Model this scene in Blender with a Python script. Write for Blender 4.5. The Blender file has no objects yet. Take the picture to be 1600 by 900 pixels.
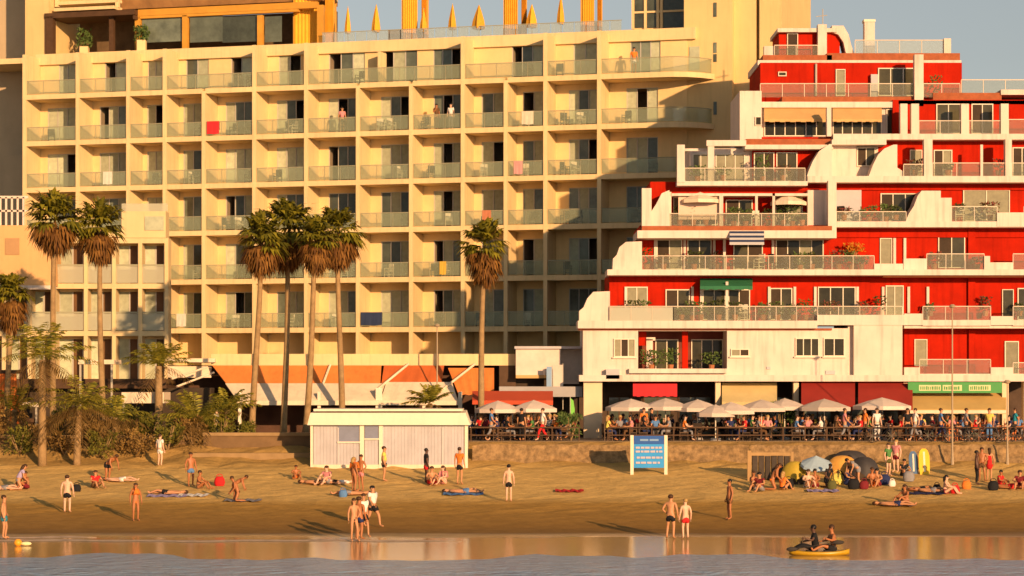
import bpy, bmesh, math, random
from mathutils import Vector, Matrix
R = random.Random(7)
sc = bpy.context.scene
COL = sc.collection
F, H, HY = 3800.0, 6.6, 590.0          # focal length in 1600-wide pixels, eye height, horizon row

def wx(px, D): return (px - 800.0) * D / F
def wz(py, D): return H + (HY - py) * D / F

# ------------------------------------------------------------------ materials
MATS = {}
def mat(name, col, rough=0.8, var=0.12, scale=0.6, streak=0.0, metal=0.0, spec=0.3, bump=0.0, bscale=8.0, rnd=0.0, hue=None):
    if name in MATS: return MATS[name]
    m = bpy.data.materials.new(name); m.use_nodes = True
    nt = m.node_tree; N = nt.nodes; L = nt.links
    b = N['Principled BSDF']
    b.inputs['Roughness'].default_value = rough; b.inputs['Metallic'].default_value = metal
    b.inputs['Specular IOR Level'].default_value = spec
    c = (*col, 1)
    b.inputs['Base Color'].default_value = c
    if var > 0:
        tc = N.new('ShaderNodeNewGeometry')
        no = N.new('ShaderNodeTexNoise'); no.inputs['Scale'].default_value = scale; no.inputs['Detail'].default_value = 6; no.inputs['Roughness'].default_value = 0.65
        L.new(tc.outputs['Position'], no.inputs['Vector'])
        mr = N.new('ShaderNodeMapRange'); mr.inputs['From Min'].default_value = 0.3; mr.inputs['From Max'].default_value = 0.7
        mr.inputs['To Min'].default_value = 1 - var; mr.inputs['To Max'].default_value = 1 + var * 0.6
        L.new(no.outputs['Fac'], mr.inputs['Value'])
        src = mr.outputs['Result']
        if streak > 0:
            mp = N.new('ShaderNodeMapping'); mp.inputs['Scale'].default_value = (2.6, 2.6, 0.22)
            L.new(tc.outputs['Position'], mp.inputs['Vector'])
            n2 = N.new('ShaderNodeTexNoise'); n2.inputs['Scale'].default_value = 1.6; n2.inputs['Detail'].default_value = 4
            L.new(mp.outputs['Vector'], n2.inputs['Vector'])
            m2 = N.new('ShaderNodeMapRange'); m2.inputs['From Min'].default_value = 0.5; m2.inputs['From Max'].default_value = 0.75
            m2.inputs['To Min'].default_value = 1; m2.inputs['To Max'].default_value = 1 - streak
            L.new(n2.outputs['Fac'], m2.inputs['Value'])
            mu = N.new('ShaderNodeMath'); mu.operation = 'MULTIPLY'
            L.new(src, mu.inputs[0]); L.new(m2.outputs['Result'], mu.inputs[1]); src = mu.outputs[0]
        if rnd > 0:
            oi = N.new('ShaderNodeObjectInfo')
            m3 = N.new('ShaderNodeMapRange'); m3.inputs['To Min'].default_value = 1 - rnd; m3.inputs['To Max'].default_value = 1 + rnd
            L.new(oi.outputs['Random'], m3.inputs['Value'])
            mu = N.new('ShaderNodeMath'); mu.operation = 'MULTIPLY'
            L.new(src, mu.inputs[0]); L.new(m3.outputs['Result'], mu.inputs[1]); src = mu.outputs[0]
        mx = N.new('ShaderNodeVectorMath'); mx.operation = 'SCALE'
        mx.inputs[0].default_value = col
        L.new(src, mx.inputs['Scale'])
        L.new(mx.outputs['Vector'], b.inputs['Base Color'])
        if bump > 0:
            n4 = N.new('ShaderNodeTexNoise'); n4.inputs['Scale'].default_value = bscale; n4.inputs['Detail'].default_value = 5
            L.new(tc.outputs['Position'], n4.inputs['Vector'])
            bp = N.new('ShaderNodeBump'); bp.inputs['Strength'].default_value = bump; bp.inputs['Distance'].default_value = 0.05
            L.new(n4.outputs['Fac'], bp.inputs['Height']); L.new(bp.outputs['Normal'], b.inputs['Normal'])
    MATS[name] = m
    return m

def glassmat(name, col, alpha, rough=0.08):
    if name in MATS: return MATS[name]
    m = bpy.data.materials.new(name); m.use_nodes = True
    nt = m.node_tree; N = nt.nodes; L = nt.links
    b = N['Principled BSDF']; b.inputs['Base Color'].default_value = (*col, 1); b.inputs['Roughness'].default_value = rough
    b.inputs['Specular IOR Level'].default_value = 0.6
    t = N.new('ShaderNodeBsdfTransparent'); t.inputs['Color'].default_value = (0.93, 0.96, 0.91, 1)
    mx = N.new('ShaderNodeMixShader'); mx.inputs['Fac'].default_value = alpha
    L.new(t.outputs[0], mx.inputs[1]); L.new(b.outputs[0], mx.inputs[2]); L.new(mx.outputs[0], N['Material Output'].inputs['Surface'])
    MATS[name] = m
    return m

def leafmat(name, col, col2, rough=0.55):
    if name in MATS: return MATS[name]
    m = bpy.data.materials.new(name); m.use_nodes = True
    nt = m.node_tree; N = nt.nodes; L = nt.links
    b = N['Principled BSDF']; b.inputs['Roughness'].default_value = rough; b.inputs['Specular IOR Level'].default_value = 0.3
    g = N.new('ShaderNodeNewGeometry'); mx = N.new('ShaderNodeMix'); mx.data_type = 'RGBA'
    L.new(g.outputs['Random Per Island'], mx.inputs['Factor'])
    mx.inputs['A'].default_value = (*col, 1); mx.inputs['B'].default_value = (*col2, 1)
    L.new(mx.outputs['Result'], b.inputs['Base Color'])
    tr = N.new('ShaderNodeBsdfTranslucent'); L.new(mx.outputs['Result'], tr.inputs['Color'])
    ms = N.new('ShaderNodeMixShader'); ms.inputs['Fac'].default_value = 0.25
    L.new(b.outputs[0], ms.inputs[1]); L.new(tr.outputs[0], ms.inputs[2]); L.new(ms.outputs[0], N['Material Output'].inputs['Surface'])
    MATS[name] = m
    return m

# ------------------------------------------------------------------ mesh building
OFF = {}
class MB:
    def __init__(s): s.v = []; s.f = []; s.m = []; s.mi = 0; s.st = []
    def add(s, vs, fs):
        o = len(s.v); s.st.append((o, len(s.f))); s.v += [tuple(v) for v in vs]
        for f in fs: s.f.append(tuple(i + o for i in f)); s.m.append(s.mi)
    def hexa(s, b, t):           # two quads, bottom and top, same winding
        s.add(list(b) + list(t), [(3, 2, 1, 0), (4, 5, 6, 7), (0, 1, 5, 4), (1, 2, 6, 5), (2, 3, 7, 6), (3, 0, 4, 7)])
    def box(s, x0, x1, y0, y1, z0, z1):
        s.hexa([(x0, y0, z0), (x1, y0, z0), (x1, y1, z0), (x0, y1, z0)], [(x0, y0, z1), (x1, y0, z1), (x1, y1, z1), (x0, y1, z1)])
    def pb(s, px0, py0, px1, py1, D, dep):      # box whose front face covers a given image rectangle at distance D
        s.box(wx(px0, D), wx(px1, D), D, D + dep, wz(py1, D), wz(py0, D))
    def prism(s, pts, axis):     # polygon (list of 3-D points) extruded along a vector
        n = len(pts); a = Vector(axis)
        P = [Vector(p) for p in pts]
        s.add(P + [p + a for p in P], [tuple(range(n))[::-1], tuple(range(n, 2 * n))] + [(i, (i + 1) % n, n + (i + 1) % n, n + i) for i in range(n)])
    def pp(s, pts, D, dep):
        s.prism([(wx(x, D), D, wz(y, D)) for x, y in pts], (0, dep, 0))
    def tube(s, pts, rad, n=7, cap=True):
        P = [Vector(p) for p in pts]; rs = rad if isinstance(rad, (list, tuple)) else [rad] * len(P)
        rings = []
        for i, p in enumerate(P):
            d = (P[min(i + 1, len(P) - 1)] - P[max(i - 1, 0)]).normalized()
            u = d.cross(Vector((0, 0, 1)) if abs(d.z) < 0.95 else Vector((1, 0, 0))).normalized(); w = u.cross(d)
            rings.append([p + (u * math.cos(2 * math.pi * k / n) + w * math.sin(2 * math.pi * k / n)) * rs[i] for k in range(n)])
        vs = [v for r in rings for v in r]; fs = []
        for i in range(len(P) - 1):
            for k in range(n): fs.append((i * n + k, i * n + (k + 1) % n, (i + 1) * n + (k + 1) % n, (i + 1) * n + k))
        if cap: fs += [tuple(range(n))[::-1], tuple(range((len(P) - 1) * n, len(P) * n))]
        s.add(vs, fs)
    def ell(s, c, r, nu=10, nv=6):
        vs = [(c[0], c[1], c[2] - r[2])]
        for j in range(1, nv):
            a = -math.pi / 2 + math.pi * j / nv
            for k in range(nu):
                t = 2 * math.pi * k / nu
                vs.append((c[0] + r[0] * math.cos(a) * math.cos(t), c[1] + r[1] * math.cos(a) * math.sin(t), c[2] + r[2] * math.sin(a)))
        vs.append((c[0], c[1], c[2] + r[2])); fs = []
        for k in range(nu): fs.append((0, 1 + (k + 1) % nu, 1 + k))
        for j in range(nv - 2):
            for k in range(nu): fs.append((1 + j * nu + k, 1 + j * nu + (k + 1) % nu, 1 + (j + 1) * nu + (k + 1) % nu, 1 + (j + 1) * nu + k))
        t = len(vs) - 1
        for k in range(nu): fs.append((t, 1 + (nv - 2) * nu + k, 1 + (nv - 2) * nu + (k + 1) % nu))
        s.add(vs, fs)
    def build_each(s, name, mats, parent=None):      # every piece a part of its own
        out = []; ends = s.st[1:] + [(len(s.v), len(s.f))]
        for (v0, f0), (v1, f1) in zip(s.st, ends):
            q = MB(); q.add(s.v[v0:v1], [tuple(i - v0 for i in f) for f in s.f[f0:f1]]); out.append(q.build(name, mats, parent))
        return out
    def build(s, name, mats, parent=None, smooth=False):
        if not s.f: return None
        off = OFF.get(parent.name, Vector((0, 0, 0))) if parent else Vector((0, 0, 0))
        me = bpy.data.meshes.new(name)
        me.from_pydata([(v[0] - off.x, v[1] - off.y, v[2] - off.z) for v in s.v], [], s.f)
        for m in (mats if isinstance(mats, (list, tuple)) else [mats]): me.materials.append(m)
        me.polygons.foreach_set('material_index', s.m)
        if smooth: me.polygons.foreach_set('use_smooth', [True] * len(me.polygons))
        me.update()
        o = bpy.data.objects.new(name, me); COL.objects.link(o)
        if parent: o.parent = parent; OFF[o.name] = off
        return o

def tag(o, label=None, cat=None, group=None, kind=None):
    for k, v in (('label', label), ('category', cat), ('group', group), ('kind', kind)):
        if v: o[k] = v
    return o
def thing(name, label, cat, loc=(0, 0, 0), group=None):
    o = bpy.data.objects.new(name, None); COL.objects.link(o); o.empty_display_size = 0.3
    o.location = loc; OFF[o.name] = Vector(loc)
    return tag(o, label, cat, group)
KIDS = {}
def copy_tree(o, loc, rotz=0.0, scale=1.0, label=None, group=None):
    c = o.copy(); COL.objects.link(c); c.location = loc; c.rotation_euler = (0, 0, rotz); c.scale = (scale,) * 3
    if label: c['label'] = label
    if group: c['group'] = group
    for ch in o.children:
        k = ch.copy(); COL.objects.link(k); k.parent = c
        for g in ch.children:
            q = g.copy(); COL.objects.link(q); q.parent = k
    return c
ORD = ['first', 'second', 'third', 'fourth', 'fifth', 'sixth', 'seventh', 'eighth', 'ninth', 'tenth', 'eleventh', 'twelfth', 'thirteenth', 'fourteenth']

# colours
CREAM = mat('hotel_stucco', (0.80, 0.59, 0.30), 0.85, 0.12, 0.35, streak=0.14)
CREAM2 = mat('hotel_back_wall', (0.82, 0.59, 0.28), 0.85, 0.12, 0.5, streak=0.06)
TOWER = mat('tower_stucco', (0.76, 0.54, 0.24), 0.85, 0.10, 0.3, streak=0.10)
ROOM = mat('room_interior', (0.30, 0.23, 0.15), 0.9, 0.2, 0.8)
ALU = mat('window_aluminium', (0.50, 0.47, 0.40), 0.45, 0.08, 2.0, spec=0.5)
CURT = mat('net_curtain', (0.46, 0.48, 0.32), 0.6, 0.22, 3.0, spec=0.5, rnd=0.25)
PANE = mat('dark_window_glass', (0.12, 0.14, 0.105), 0.12, 0.45, 0.8, spec=0.45, rnd=0.55)
RAIL = glassmat('balcony_glass', (0.42, 0.45, 0.30), 0.30)
RAIL2 = glassmat('terrace_glass', (0.42, 0.38, 0.27), 0.17)
RAILD = mat('terrace_rail_metal', (0.56, 0.46, 0.33), 0.4, 0.05, 2.0, spec=0.5)
RAILC = mat('rail_metal', (0.34, 0.32, 0.20), 0.4, 0.05, 2.0, spec=0.5)
WHITE = mat('white_render', (0.75, 0.61, 0.50), 0.8, 0.12, 0.5, streak=0.24)
WHITE2 = mat('white_paint', (0.78, 0.69, 0.53), 0.7, 0.06, 0.6, streak=0.05)
RED = mat('red_render', (0.46, 0.016, 0.003), 0.85, 0.24, 0.45, streak=0.28, spec=0.08)
TILE = mat('terracotta_coping', (0.36, 0.10, 0.035), 0.8, 0.25, 3.0)
OCHRE = mat('ochre_fabric', (0.60, 0.36, 0.14), 0.85, 0.10, 1.0)
GOLD = mat('golden_fabric', (0.80, 0.38, 0.03), 0.8, 0.12, 1.5, rnd=0.12)
GOLDW = mat('golden_beam', (0.62, 0.30, 0.04), 0.6, 0.14, 1.2)
BROWN = mat('dark_timber', (0.09, 0.045, 0.02), 0.7, 0.25, 2.0)
BLACK = mat('dark_interior', (0.06, 0.04, 0.025), 0.9, 0.3, 1.0)
DARKC = mat('dark_wicker', (0.035, 0.028, 0.024), 0.7, 0.2, 4.0)
OLIVE = mat('olive_tinted_pane', (0.055, 0.05, 0.028), 0.14, 0.5, 0.9, spec=0.15, rnd=0.5)
CURTO = mat('drawn_olive_curtain', (0.26, 0.24, 0.15), 0.6, 0.2, 3.0, rnd=0.2)
ORANGE = mat('orange_awning', (0.76, 0.23, 0.05), 0.8, 0.16, 0.8, streak=0.15)
DARK_ORANGE = mat('darker_orange_awning', (0.56, 0.13, 0.03), 0.8, 0.12, 0.8)
CREAMF = mat('cream_canvas', (0.82, 0.66, 0.47), 0.85, 0.14, 0.8, streak=0.12)
MAROON = mat('maroon_awning', (0.30, 0.025, 0.015), 0.85, 0.15, 1.0)
CRIMSON = mat('crimson_fabric', (0.62, 0.03, 0.035), 0.85, 0.1, 1.0)
GREENF = mat('green_awning', (0.03, 0.16, 0.07), 0.8, 0.15, 1.0)
GREENS = mat('green_sign', (0.05, 0.28, 0.06), 0.5, 0.1, 1.0)
PARA = mat('white_parasol_canvas', (0.66, 0.55, 0.46), 0.85, 0.10, 1.5, rnd=0.14)
NAVY = mat('navy_fabric', (0.03, 0.045, 0.10), 0.8, 0.15, 2.0)
GREY = mat('grey_canvas', (0.38, 0.36, 0.35), 0.8, 0.12, 1.0)
LAV = mat('shutter_grey', (0.50, 0.47, 0.47), 0.7, 0.08, 1.0)
METAL = mat('grey_post', (0.45, 0.40, 0.32), 0.5, 0.1, 2.0)
PLANT = leafmat('terrace_plant', (0.06, 0.11, 0.025), (0.16, 0.22, 0.06))

# ------------------------------------------------------------------ light, sky, camera
AZ, EL = math.radians(26), math.radians(11.5)
S = Vector((math.sin(AZ) * math.cos(EL), -math.cos(AZ) * math.cos(EL), math.sin(EL)))
w = bpy.data.worlds.new('World'); sc.world = w; w.use_nodes = True
nt = w.node_tree; bg = nt.nodes['Background']
sky = nt.nodes.new('ShaderNodeTexSky'); sky.sky_type = 'NISHITA'; sky.sun_disc = False
sky.sun_elevation = EL; sky.sun_rotation = math.pi - AZ; sky.air_density = 1.0; sky.dust_density = 0.6; sky.ozone_density = 1.0
hs = nt.nodes.new('ShaderNodeHueSaturation'); hs.inputs['Saturation'].default_value = 0.40; nt.links.new(sky.outputs[0], hs.inputs['Color']); nt.links.new(hs.outputs[0], bg.inputs['Color']); bg.inputs['Strength'].default_value = 0.074
ld = bpy.data.lights.new('sun', 'SUN'); ld.energy = 5.0; ld.color = (1.0, 0.61, 0.31); ld.angle = math.radians(0.6)
sun = bpy.data.objects.new('sun', ld); COL.objects.link(sun); sun.rotation_euler = S.to_track_quat('Z', 'Y').to_euler(); sun.location = (60, -100, 60)
cd = bpy.data.cameras.new('camera'); cam = bpy.data.objects.new('camera', cd); COL.objects.link(cam); sc.camera = cam
cam.location = (0, 0, H); cam.rotation_euler = (math.pi / 2, 0, 0)
cd.sensor_width = 36; cd.lens = 36 * F / 1600; cd.shift_y = (HY - 450) / 1600; cd.clip_start = 1; cd.clip_end = 6000
sc.view_settings.view_transform = 'Standard'; sc.view_settings.look = 'None'; sc.view_settings.exposure = 0.26; sc.view_settings.gamma = 1
sc.cycles.diffuse_bounces = 2

# ------------------------------------------------------------------ ground: sea, wet shore, beach, promenade
PROF = [(60, -1.3), (86, -0.07), (88, 0.0), (94, 0.025), (100, 0.05), (103, 0.2), (108, 0.58), (113, 0.95), (119, 1.5), (124, 2.03), (126, 2.4), (127.6, 2.95), (129, 3.2), (600, 3.2), (5500, 3.2)]
def gz(D):
    for (a, za), (b, zb) in zip(PROF, PROF[1:]):
        if a <= D <= b: return za + (zb - za) * (D - a) / (b - a)
    return 3.2
def beach():
    xs = [-5000, -600, -200] + [-60 + 1.0 * i for i in range(121)] + [200, 600, 5000]
    ys = [60, 80, 86, 88, 91, 94, 97, 100] + [100 + 0.75 * i for i in range(1, 39)] + [129, 131, 600, 5500]
    rr = random.Random(3); vs = []
    for y in ys:
        for x in xs:
            z = gz(y)
            if 103 < y < 129 and -70 < x < 70:
                z += (rr.random() - 0.5) * (0.06 if y < 124 else 0.22) * (0.3 if y < 108 else 1)
            vs.append((x, y, z))
    n = len(xs); fs = [(j * n + i, j * n + i + 1, (j + 1) * n + i + 1, (j + 1) * n + i) for j in range(len(ys) - 1) for i in range(n - 1)]
    b = MB(); b.add(vs, fs)
    m = bpy.data.materials.new('beach_sand'); m.use_nodes = True
    nt = m.node_tree; N = nt.nodes; L = nt.links; p = N['Principled BSDF']
    g = N.new('ShaderNodeNewGeometry'); sx = N.new('ShaderNodeSeparateXYZ'); L.new(g.outputs['Position'], sx.inputs[0])
    mp = N.new('ShaderNodeMapping'); mp.inputs['Scale'].default_value = (0.10, 0.5, 0.5); L.new(g.outputs['Position'], mp.inputs['Vector'])
    n1 = N.new('ShaderNodeTexNoise'); n1.inputs['Scale'].default_value = 1.0; n1.inputs['Detail'].default_value = 6; L.new(mp.outputs[0], n1.inputs['Vector'])
    ad = N.new('ShaderNodeMath'); ad.operation = 'MULTIPLY_ADD'; ad.inputs[1].default_value = 3.2; L.new(n1.outputs['Fac'], ad.inputs[0]); L.new(sx.outputs['Y'], ad.inputs[2])   # y + noise
    sub = N.new('ShaderNodeMath'); sub.operation = 'SUBTRACT'; sub.inputs[1].default_value = 1.6; L.new(ad.outputs[0], sub.inputs[0])
    mr = N.new('ShaderNodeMapRange'); mr.inputs['From Min'].default_value = 86; mr.inputs['From Max'].default_value = 136; L.new(sub.outputs[0], mr.inputs['Value'])
    cr = N.new('ShaderNodeValToRGB'); e = cr.color_ramp.elements
    def at(y): return (y - 86) / 50
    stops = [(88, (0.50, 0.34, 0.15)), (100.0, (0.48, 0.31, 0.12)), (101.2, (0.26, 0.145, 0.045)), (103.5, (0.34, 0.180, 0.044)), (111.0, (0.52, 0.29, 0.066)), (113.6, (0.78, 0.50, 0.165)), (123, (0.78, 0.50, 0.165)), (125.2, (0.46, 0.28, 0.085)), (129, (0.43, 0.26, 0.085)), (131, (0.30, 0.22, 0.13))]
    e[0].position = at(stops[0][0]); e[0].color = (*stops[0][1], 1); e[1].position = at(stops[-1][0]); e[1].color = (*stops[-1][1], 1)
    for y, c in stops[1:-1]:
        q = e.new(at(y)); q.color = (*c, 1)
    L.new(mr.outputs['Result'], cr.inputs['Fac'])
    n2 = N.new('ShaderNodeTexNoise'); n2.inputs['Scale'].default_value = 1.3; n2.inputs['Detail'].default_value = 8; n2.inputs['Roughness'].default_value = 0.7; L.new(g.outputs['Position'], n2.inputs['Vector'])
    m2 = N.new('ShaderNodeMapRange'); m2.inputs['From Min'].default_value = 0.3; m2.inputs['From Max'].default_value = 0.7; m2.inputs['To Min'].default_value = 0.76; m2.inputs['To Max'].default_value = 1.14; L.new(n2.outputs['Fac'], m2.inputs['Value'])
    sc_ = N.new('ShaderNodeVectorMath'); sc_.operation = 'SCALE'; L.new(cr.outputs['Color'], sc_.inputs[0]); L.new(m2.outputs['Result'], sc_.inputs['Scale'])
    L.new(sc_.outputs['Vector'], p.inputs['Base Color'])
    r = N.new('ShaderNodeMapRange'); r.inputs['From Min'].default_value = 99.6; r.inputs['From Max'].default_value = 101.6; r.inputs['To Min'].default_value = 0.10; r.inputs['To Max'].default_value = 0.95; L.new(sub.outputs[0], r.inputs['Value'])
    L.new(r.outputs['Result'], p.inputs['Roughness'])
    s2 = N.new('ShaderNodeMapRange'); s2.inputs['From Min'].default_value = 99.6; s2.inputs['From Max'].default_value = 101.6; s2.inputs['To Min'].default_value = 1.0; s2.inputs['To Max'].default_value = 0.1; L.new(sub.outputs[0], s2.inputs['Value'])
    L.new(s2.outputs['Result'], p.inputs['Specular IOR Level'])
    n3 = N.new('ShaderNodeTexNoise'); n3.inputs['Scale'].default_value = 2.2; n3.inputs['Detail'].default_value = 8; n3.inputs['Roughness'].default_value = 0.68; L.new(g.outputs['Position'], n3.inputs['Vector'])
    st = N.new('ShaderNodeMapRange'); st.inputs['From Min'].default_value = 100; st.inputs['From Max'].default_value = 113; st.inputs['To Min'].default_value = 0.05; st.inputs['To Max'].default_value = 0.7; L.new(sx.outputs['Y'], st.inputs['Value'])
    bp = N.new('ShaderNodeBump'); bp.inputs['Distance'].default_value = 0.15; L.new(n3.outputs['Fac'], bp.inputs['Height']); L.new(st.outputs['Result'], bp.inputs['Strength']); L.new(bp.outputs['Normal'], p.inputs['Normal'])
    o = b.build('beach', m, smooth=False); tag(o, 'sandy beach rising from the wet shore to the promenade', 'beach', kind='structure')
    # paved promenade laid on the flat top
    pb_ = MB(); pb_.box(-300, 300, 129.6, 136.5, 3.1, 3.216)
    tag(pb_.build('promenade', mat('promenade_paving', (0.30, 0.22, 0.14), 0.85, 0.15, 1.2)), 'paved seafront promenade behind the beach', 'promenade', kind='structure')
beach()
def sea():
    rr = random.Random(5)
    xs = [-3000, -300] + [-45 + 0.9 * i for i in range(101)] + [300, 3000]; ys = [-3000, -200, 20, 60] + [70 + 0.3 * i for i in range(76)]
    vs = []
    for y in ys:
        for x in xs:
            z = 0.0
            if 70 <= y: z = 0.034 * math.sin(y * 2.6 + 0.9 * math.sin(x * 0.23) + .5 * math.sin(x * .71)) + 0.022 * math.sin(x * 0.9 + y * 1.3) + 0.008 * math.sin(x * 2.1 - y * 3.1)
            if y > 82: z = z * max(0.0, (88 - y) / 6) + 0.006 * (math.sin(x * 0.31) + .7 * math.sin(x * .83 + 1) + .4 * math.sin(x * 2.3)) * min(1, (y - 82) / 4)
            vs.append((x, y, z + 0.004))
    n = len(xs); fs = [(j * n + i, j * n + i + 1, (j + 1) * n + i + 1, (j + 1) * n + i) for j in range(len(ys) - 1) for i in range(n - 1)]
    b = MB(); b.add(vs, fs)
    m = bpy.data.materials.new('sea_water'); m.use_nodes = True
    nt = m.node_tree; N = nt.nodes; L = nt.links; p = N['Principled BSDF']
    p.inputs['Base Color'].default_value = (0.25, 0.38, 0.55, 1); p.inputs['Roughness'].default_value = 0.22; p.inputs['IOR'].default_value = 1.33
    g = N.new('ShaderNodeNewGeometry'); mp = N.new('ShaderNodeMapping'); mp.inputs['Scale'].default_value = (0.8, 1.6, 1); L.new(g.outputs['Position'], mp.inputs['Vector'])
    n1 = N.new('ShaderNodeTexNoise'); n1.inputs['Scale'].default_value = 1.6; n1.inputs['Detail'].default_value = 5; L.new(mp.outputs[0], n1.inputs['Vector'])
    bp = N.new('ShaderNodeBump'); bp.inputs['Strength'].default_value = 0.85; bp.inputs['Distance'].default_value = 0.55
    L.new(n1.outputs['Fac'], bp.inputs['Height']); L.new(bp.outputs['Normal'], p.inputs['Normal'])
    tag(b.build('sea', m, smooth=True), 'rippled grey blue sea at the foot of the beach', 'sea', kind='structure')
    # the thin swash lines running up the flat shore
    for (y0, x0, x1, wd, lab) in ((97.6, -42, -2, 0.34, 'long thin line of pale swash on the wet shore'), (99.4, -42, -17, 0.22, 'shorter pale swash line higher up the wet shore')):
        b = MB(); q = []; n = 80
        for i in range(n + 1):
            x = x0 + (x1 - x0) * i / n; y = y0 + 0.25 * math.sin(x * 0.6) + 0.15 * math.sin(x * 1.7 + 1); k = min(1, i / 6, (n - i) / 6) * (0.6 + 0.4 * rr.random())
            q += [(x, y - wd * k, gz(y) + 0.006), (x, y, gz(y) + 0.03 + 0.03 * k), (x, y + wd * 0.7 * k, gz(y) + 0.008)]
        b.add(q, [(3 * i + j, 3 * i + 3 + j, 3 * i + 4 + j, 3 * i + 1 + j) for i in range(n) for j in (0, 1)])
        tag(b.build('swash', mat('swash_foam', (0.62, 0.46, 0.32), 0.5, 0.3, 2.0), smooth=True), lab, 'foam', kind='stuff')
sea()
# ------------------------------------------------------------------ HOTEL
DA, DB = 168.5, 155.5
A = Vector((wx(40, DA), DA)); Bp = Vector((wx(1050, DB), DB)); EV = (Bp - A).normalized(); NV = Vector((-EV.y, EV.x))
if NV.y < 0: NV = -NV
def hu(px):                     # facade coordinate under an image column
    r = (px - 800) / F
    return (r * A.y - A.x) / (EV.x - r * EV.y)
def hud(px, d):
    r = (px - 800) / F; ax, ay = A.x + NV.x * d, A.y + NV.y * d
    return (r * ay - ax) / (EV.x - r * EV.y)
def hD(px): return A.y + hu(px) * EV.y
def hp(u, d, z): q = A + EV * u + NV * d; return (q.x, q.y, z)
def hb(b, u0, u1, d0, d1, z0, z1):
    b.hexa([hp(u0, d0, z0), hp(u1, d0, z0), hp(u1, d1, z0), hp(u0, d1, z0)], [hp(u0, d0, z1), hp(u1, d0, z1), hp(u1, d1, z1), hp(u0, d1, z1)])
HZ = [wz(y, hD(930)) for y in (120, 198, 276, 353, 433, 513)] + [3.2]     # floor levels (slab middles), from the top storey down
ROOF = wz(42, hD(930)) ; TH = 0.17
FX = [38, 121, 200, 257, 318, 397, 478, 559, 642, 723, 790, 852, 936]
FU = [hu(x) for x in FX]; UEND = hu(1062)
DEP = 2.15
hotel = thing('hotel_building', 'long cream hotel with a grid of recessed balconies and golden rooftop terrace', 'hotel', hp(20, 6, 3.2))
def pslab(b, u0, u1, z, ext):   # slab; the right-hand end runs out into a rounded balcony nose
    if ext <= 0: hb(b, u0, u1, 0.0, DEP, z - TH, z + TH)
    else:
        pts = [(u0, DEP), (u0, 0.0), (u1 - 1, 0.0)] + [(u1 - 1 + (1 + ext) * math.sin(t), (DEP + 1.2) * (1 - math.cos(t))) for t in [0.2, 0.5, 0.8, 1.1, 1.35, 1.57]] + [(u1 + ext, DEP + 1.4)]
        b.prism([hp(u, d, z - TH) for u, d in pts], (0, 0, 2 * TH))
wall = MB(); frame = MB(); ceil = MB()
doors = []; rails = []
# side fins between bays
for i, u in enumerate(FU):
    top = ROOF - 0.25; th = 0.13
    if FX[i] in (318, 559, 642, 790): top = HZ[0]
    if FX[i] == 478: th = 0.13
    hb(frame, u - th, u + th, -0.02, DEP, 3.2, top)
hb(frame, hu(585) - .09, hu(585) + .09, 0.9, DEP, HZ[0] + TH, ROOF - 0.9)
# slabs
for k, z in enumerate(HZ[:-1]):
    for i in range(len(FU)):
        u0 = FU[i] + 0.13; u1 = (FU[i + 1] - 0.13) if i + 1 < len(FU) else UEND
        pslab(frame, u0, u1, z, (2.0 if k < 3 else 1.0) if i == len(FU) - 1 else 0)
# roof edge band above the top storey, standing at the back wall
hb(frame, FU[0] - .13, UEND + .6, DEP - 0.25, DEP + 0.3, ROOF - 0.75, ROOF)
roof = MB(); hb(roof, FU[0] - 6, UEND + 0.4, DEP + 0.3, 16, ROOF - 0.5, ROOF - 0.12)
rowtop = [ROOF - 0.6] + [z - TH for z in HZ[:-1]]
rowbot = [z + TH for z in HZ[:-1]] + [3.2]
def bay(row, u0, u1, opening, special=None, px=None):
    z0, z1 = rowbot[row], rowtop[row]; wdt = u1 - u0
    zt = min(z1 - 0.30, z0 + 2.5) if row else z0 + 2.45
    if wdt > 4.2 and row == 0: g0, g1 = u0 + 0.52 * wdt, u1 - 0.10 * wdt
    elif wdt > 4.2: g0, g1 = u0 + 0.30 * wdt, u0 + 0.78 * wdt
    else: g0, g1 = u0 + 0.43 * wdt, u1 - 0.18
    if special: g0, g1 = special
    elif px:
        wp = px[1] - px[0]; g0 = max(hud(px[0] + wp * (.44 if wp < 110 else .34), DEP), u0 + .3); g1 = min(hud(px[1] - (1 if wp < 110 else 34), DEP), u1 - .15)
    # back wall around the opening
    hb(wall, u0, g0, DEP, DEP + .2, z0 - 2 * TH, z1 + .02); hb(wall, g1, u1, DEP, DEP + .2, z0 - 2 * TH, z1 + .02)
    hb(wall, g0, g1, DEP, DEP + .2, zt, z1 + .02)
    # the room behind
    rm = MB()
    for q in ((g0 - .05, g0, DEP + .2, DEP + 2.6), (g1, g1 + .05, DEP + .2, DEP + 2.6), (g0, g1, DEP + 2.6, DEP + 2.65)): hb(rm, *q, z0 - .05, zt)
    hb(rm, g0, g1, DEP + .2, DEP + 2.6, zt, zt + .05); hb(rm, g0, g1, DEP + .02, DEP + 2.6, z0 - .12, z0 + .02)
    doors.append((row, g0, g1, z0, zt, opening, rm))
OPEN = {(0, 1): 1, (0, 4): 1, (0, 5): 3, (0, 6): 1, (0, 7): 1, (0, 8): 2, (0, 9): 1, (1, 1): 1, (1, 2): 2, (1, 5): 2, (1, 7): 2, (1, 10): 1, (1, 12): 3, (2, 0): 2, (2, 6): 1, (2, 9): 2,
        (2, 11): 2, (3, 4): 1, (4, 8): 1, (4, 10): 1, (4, 11): 2, (5, 8): 1}
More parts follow.
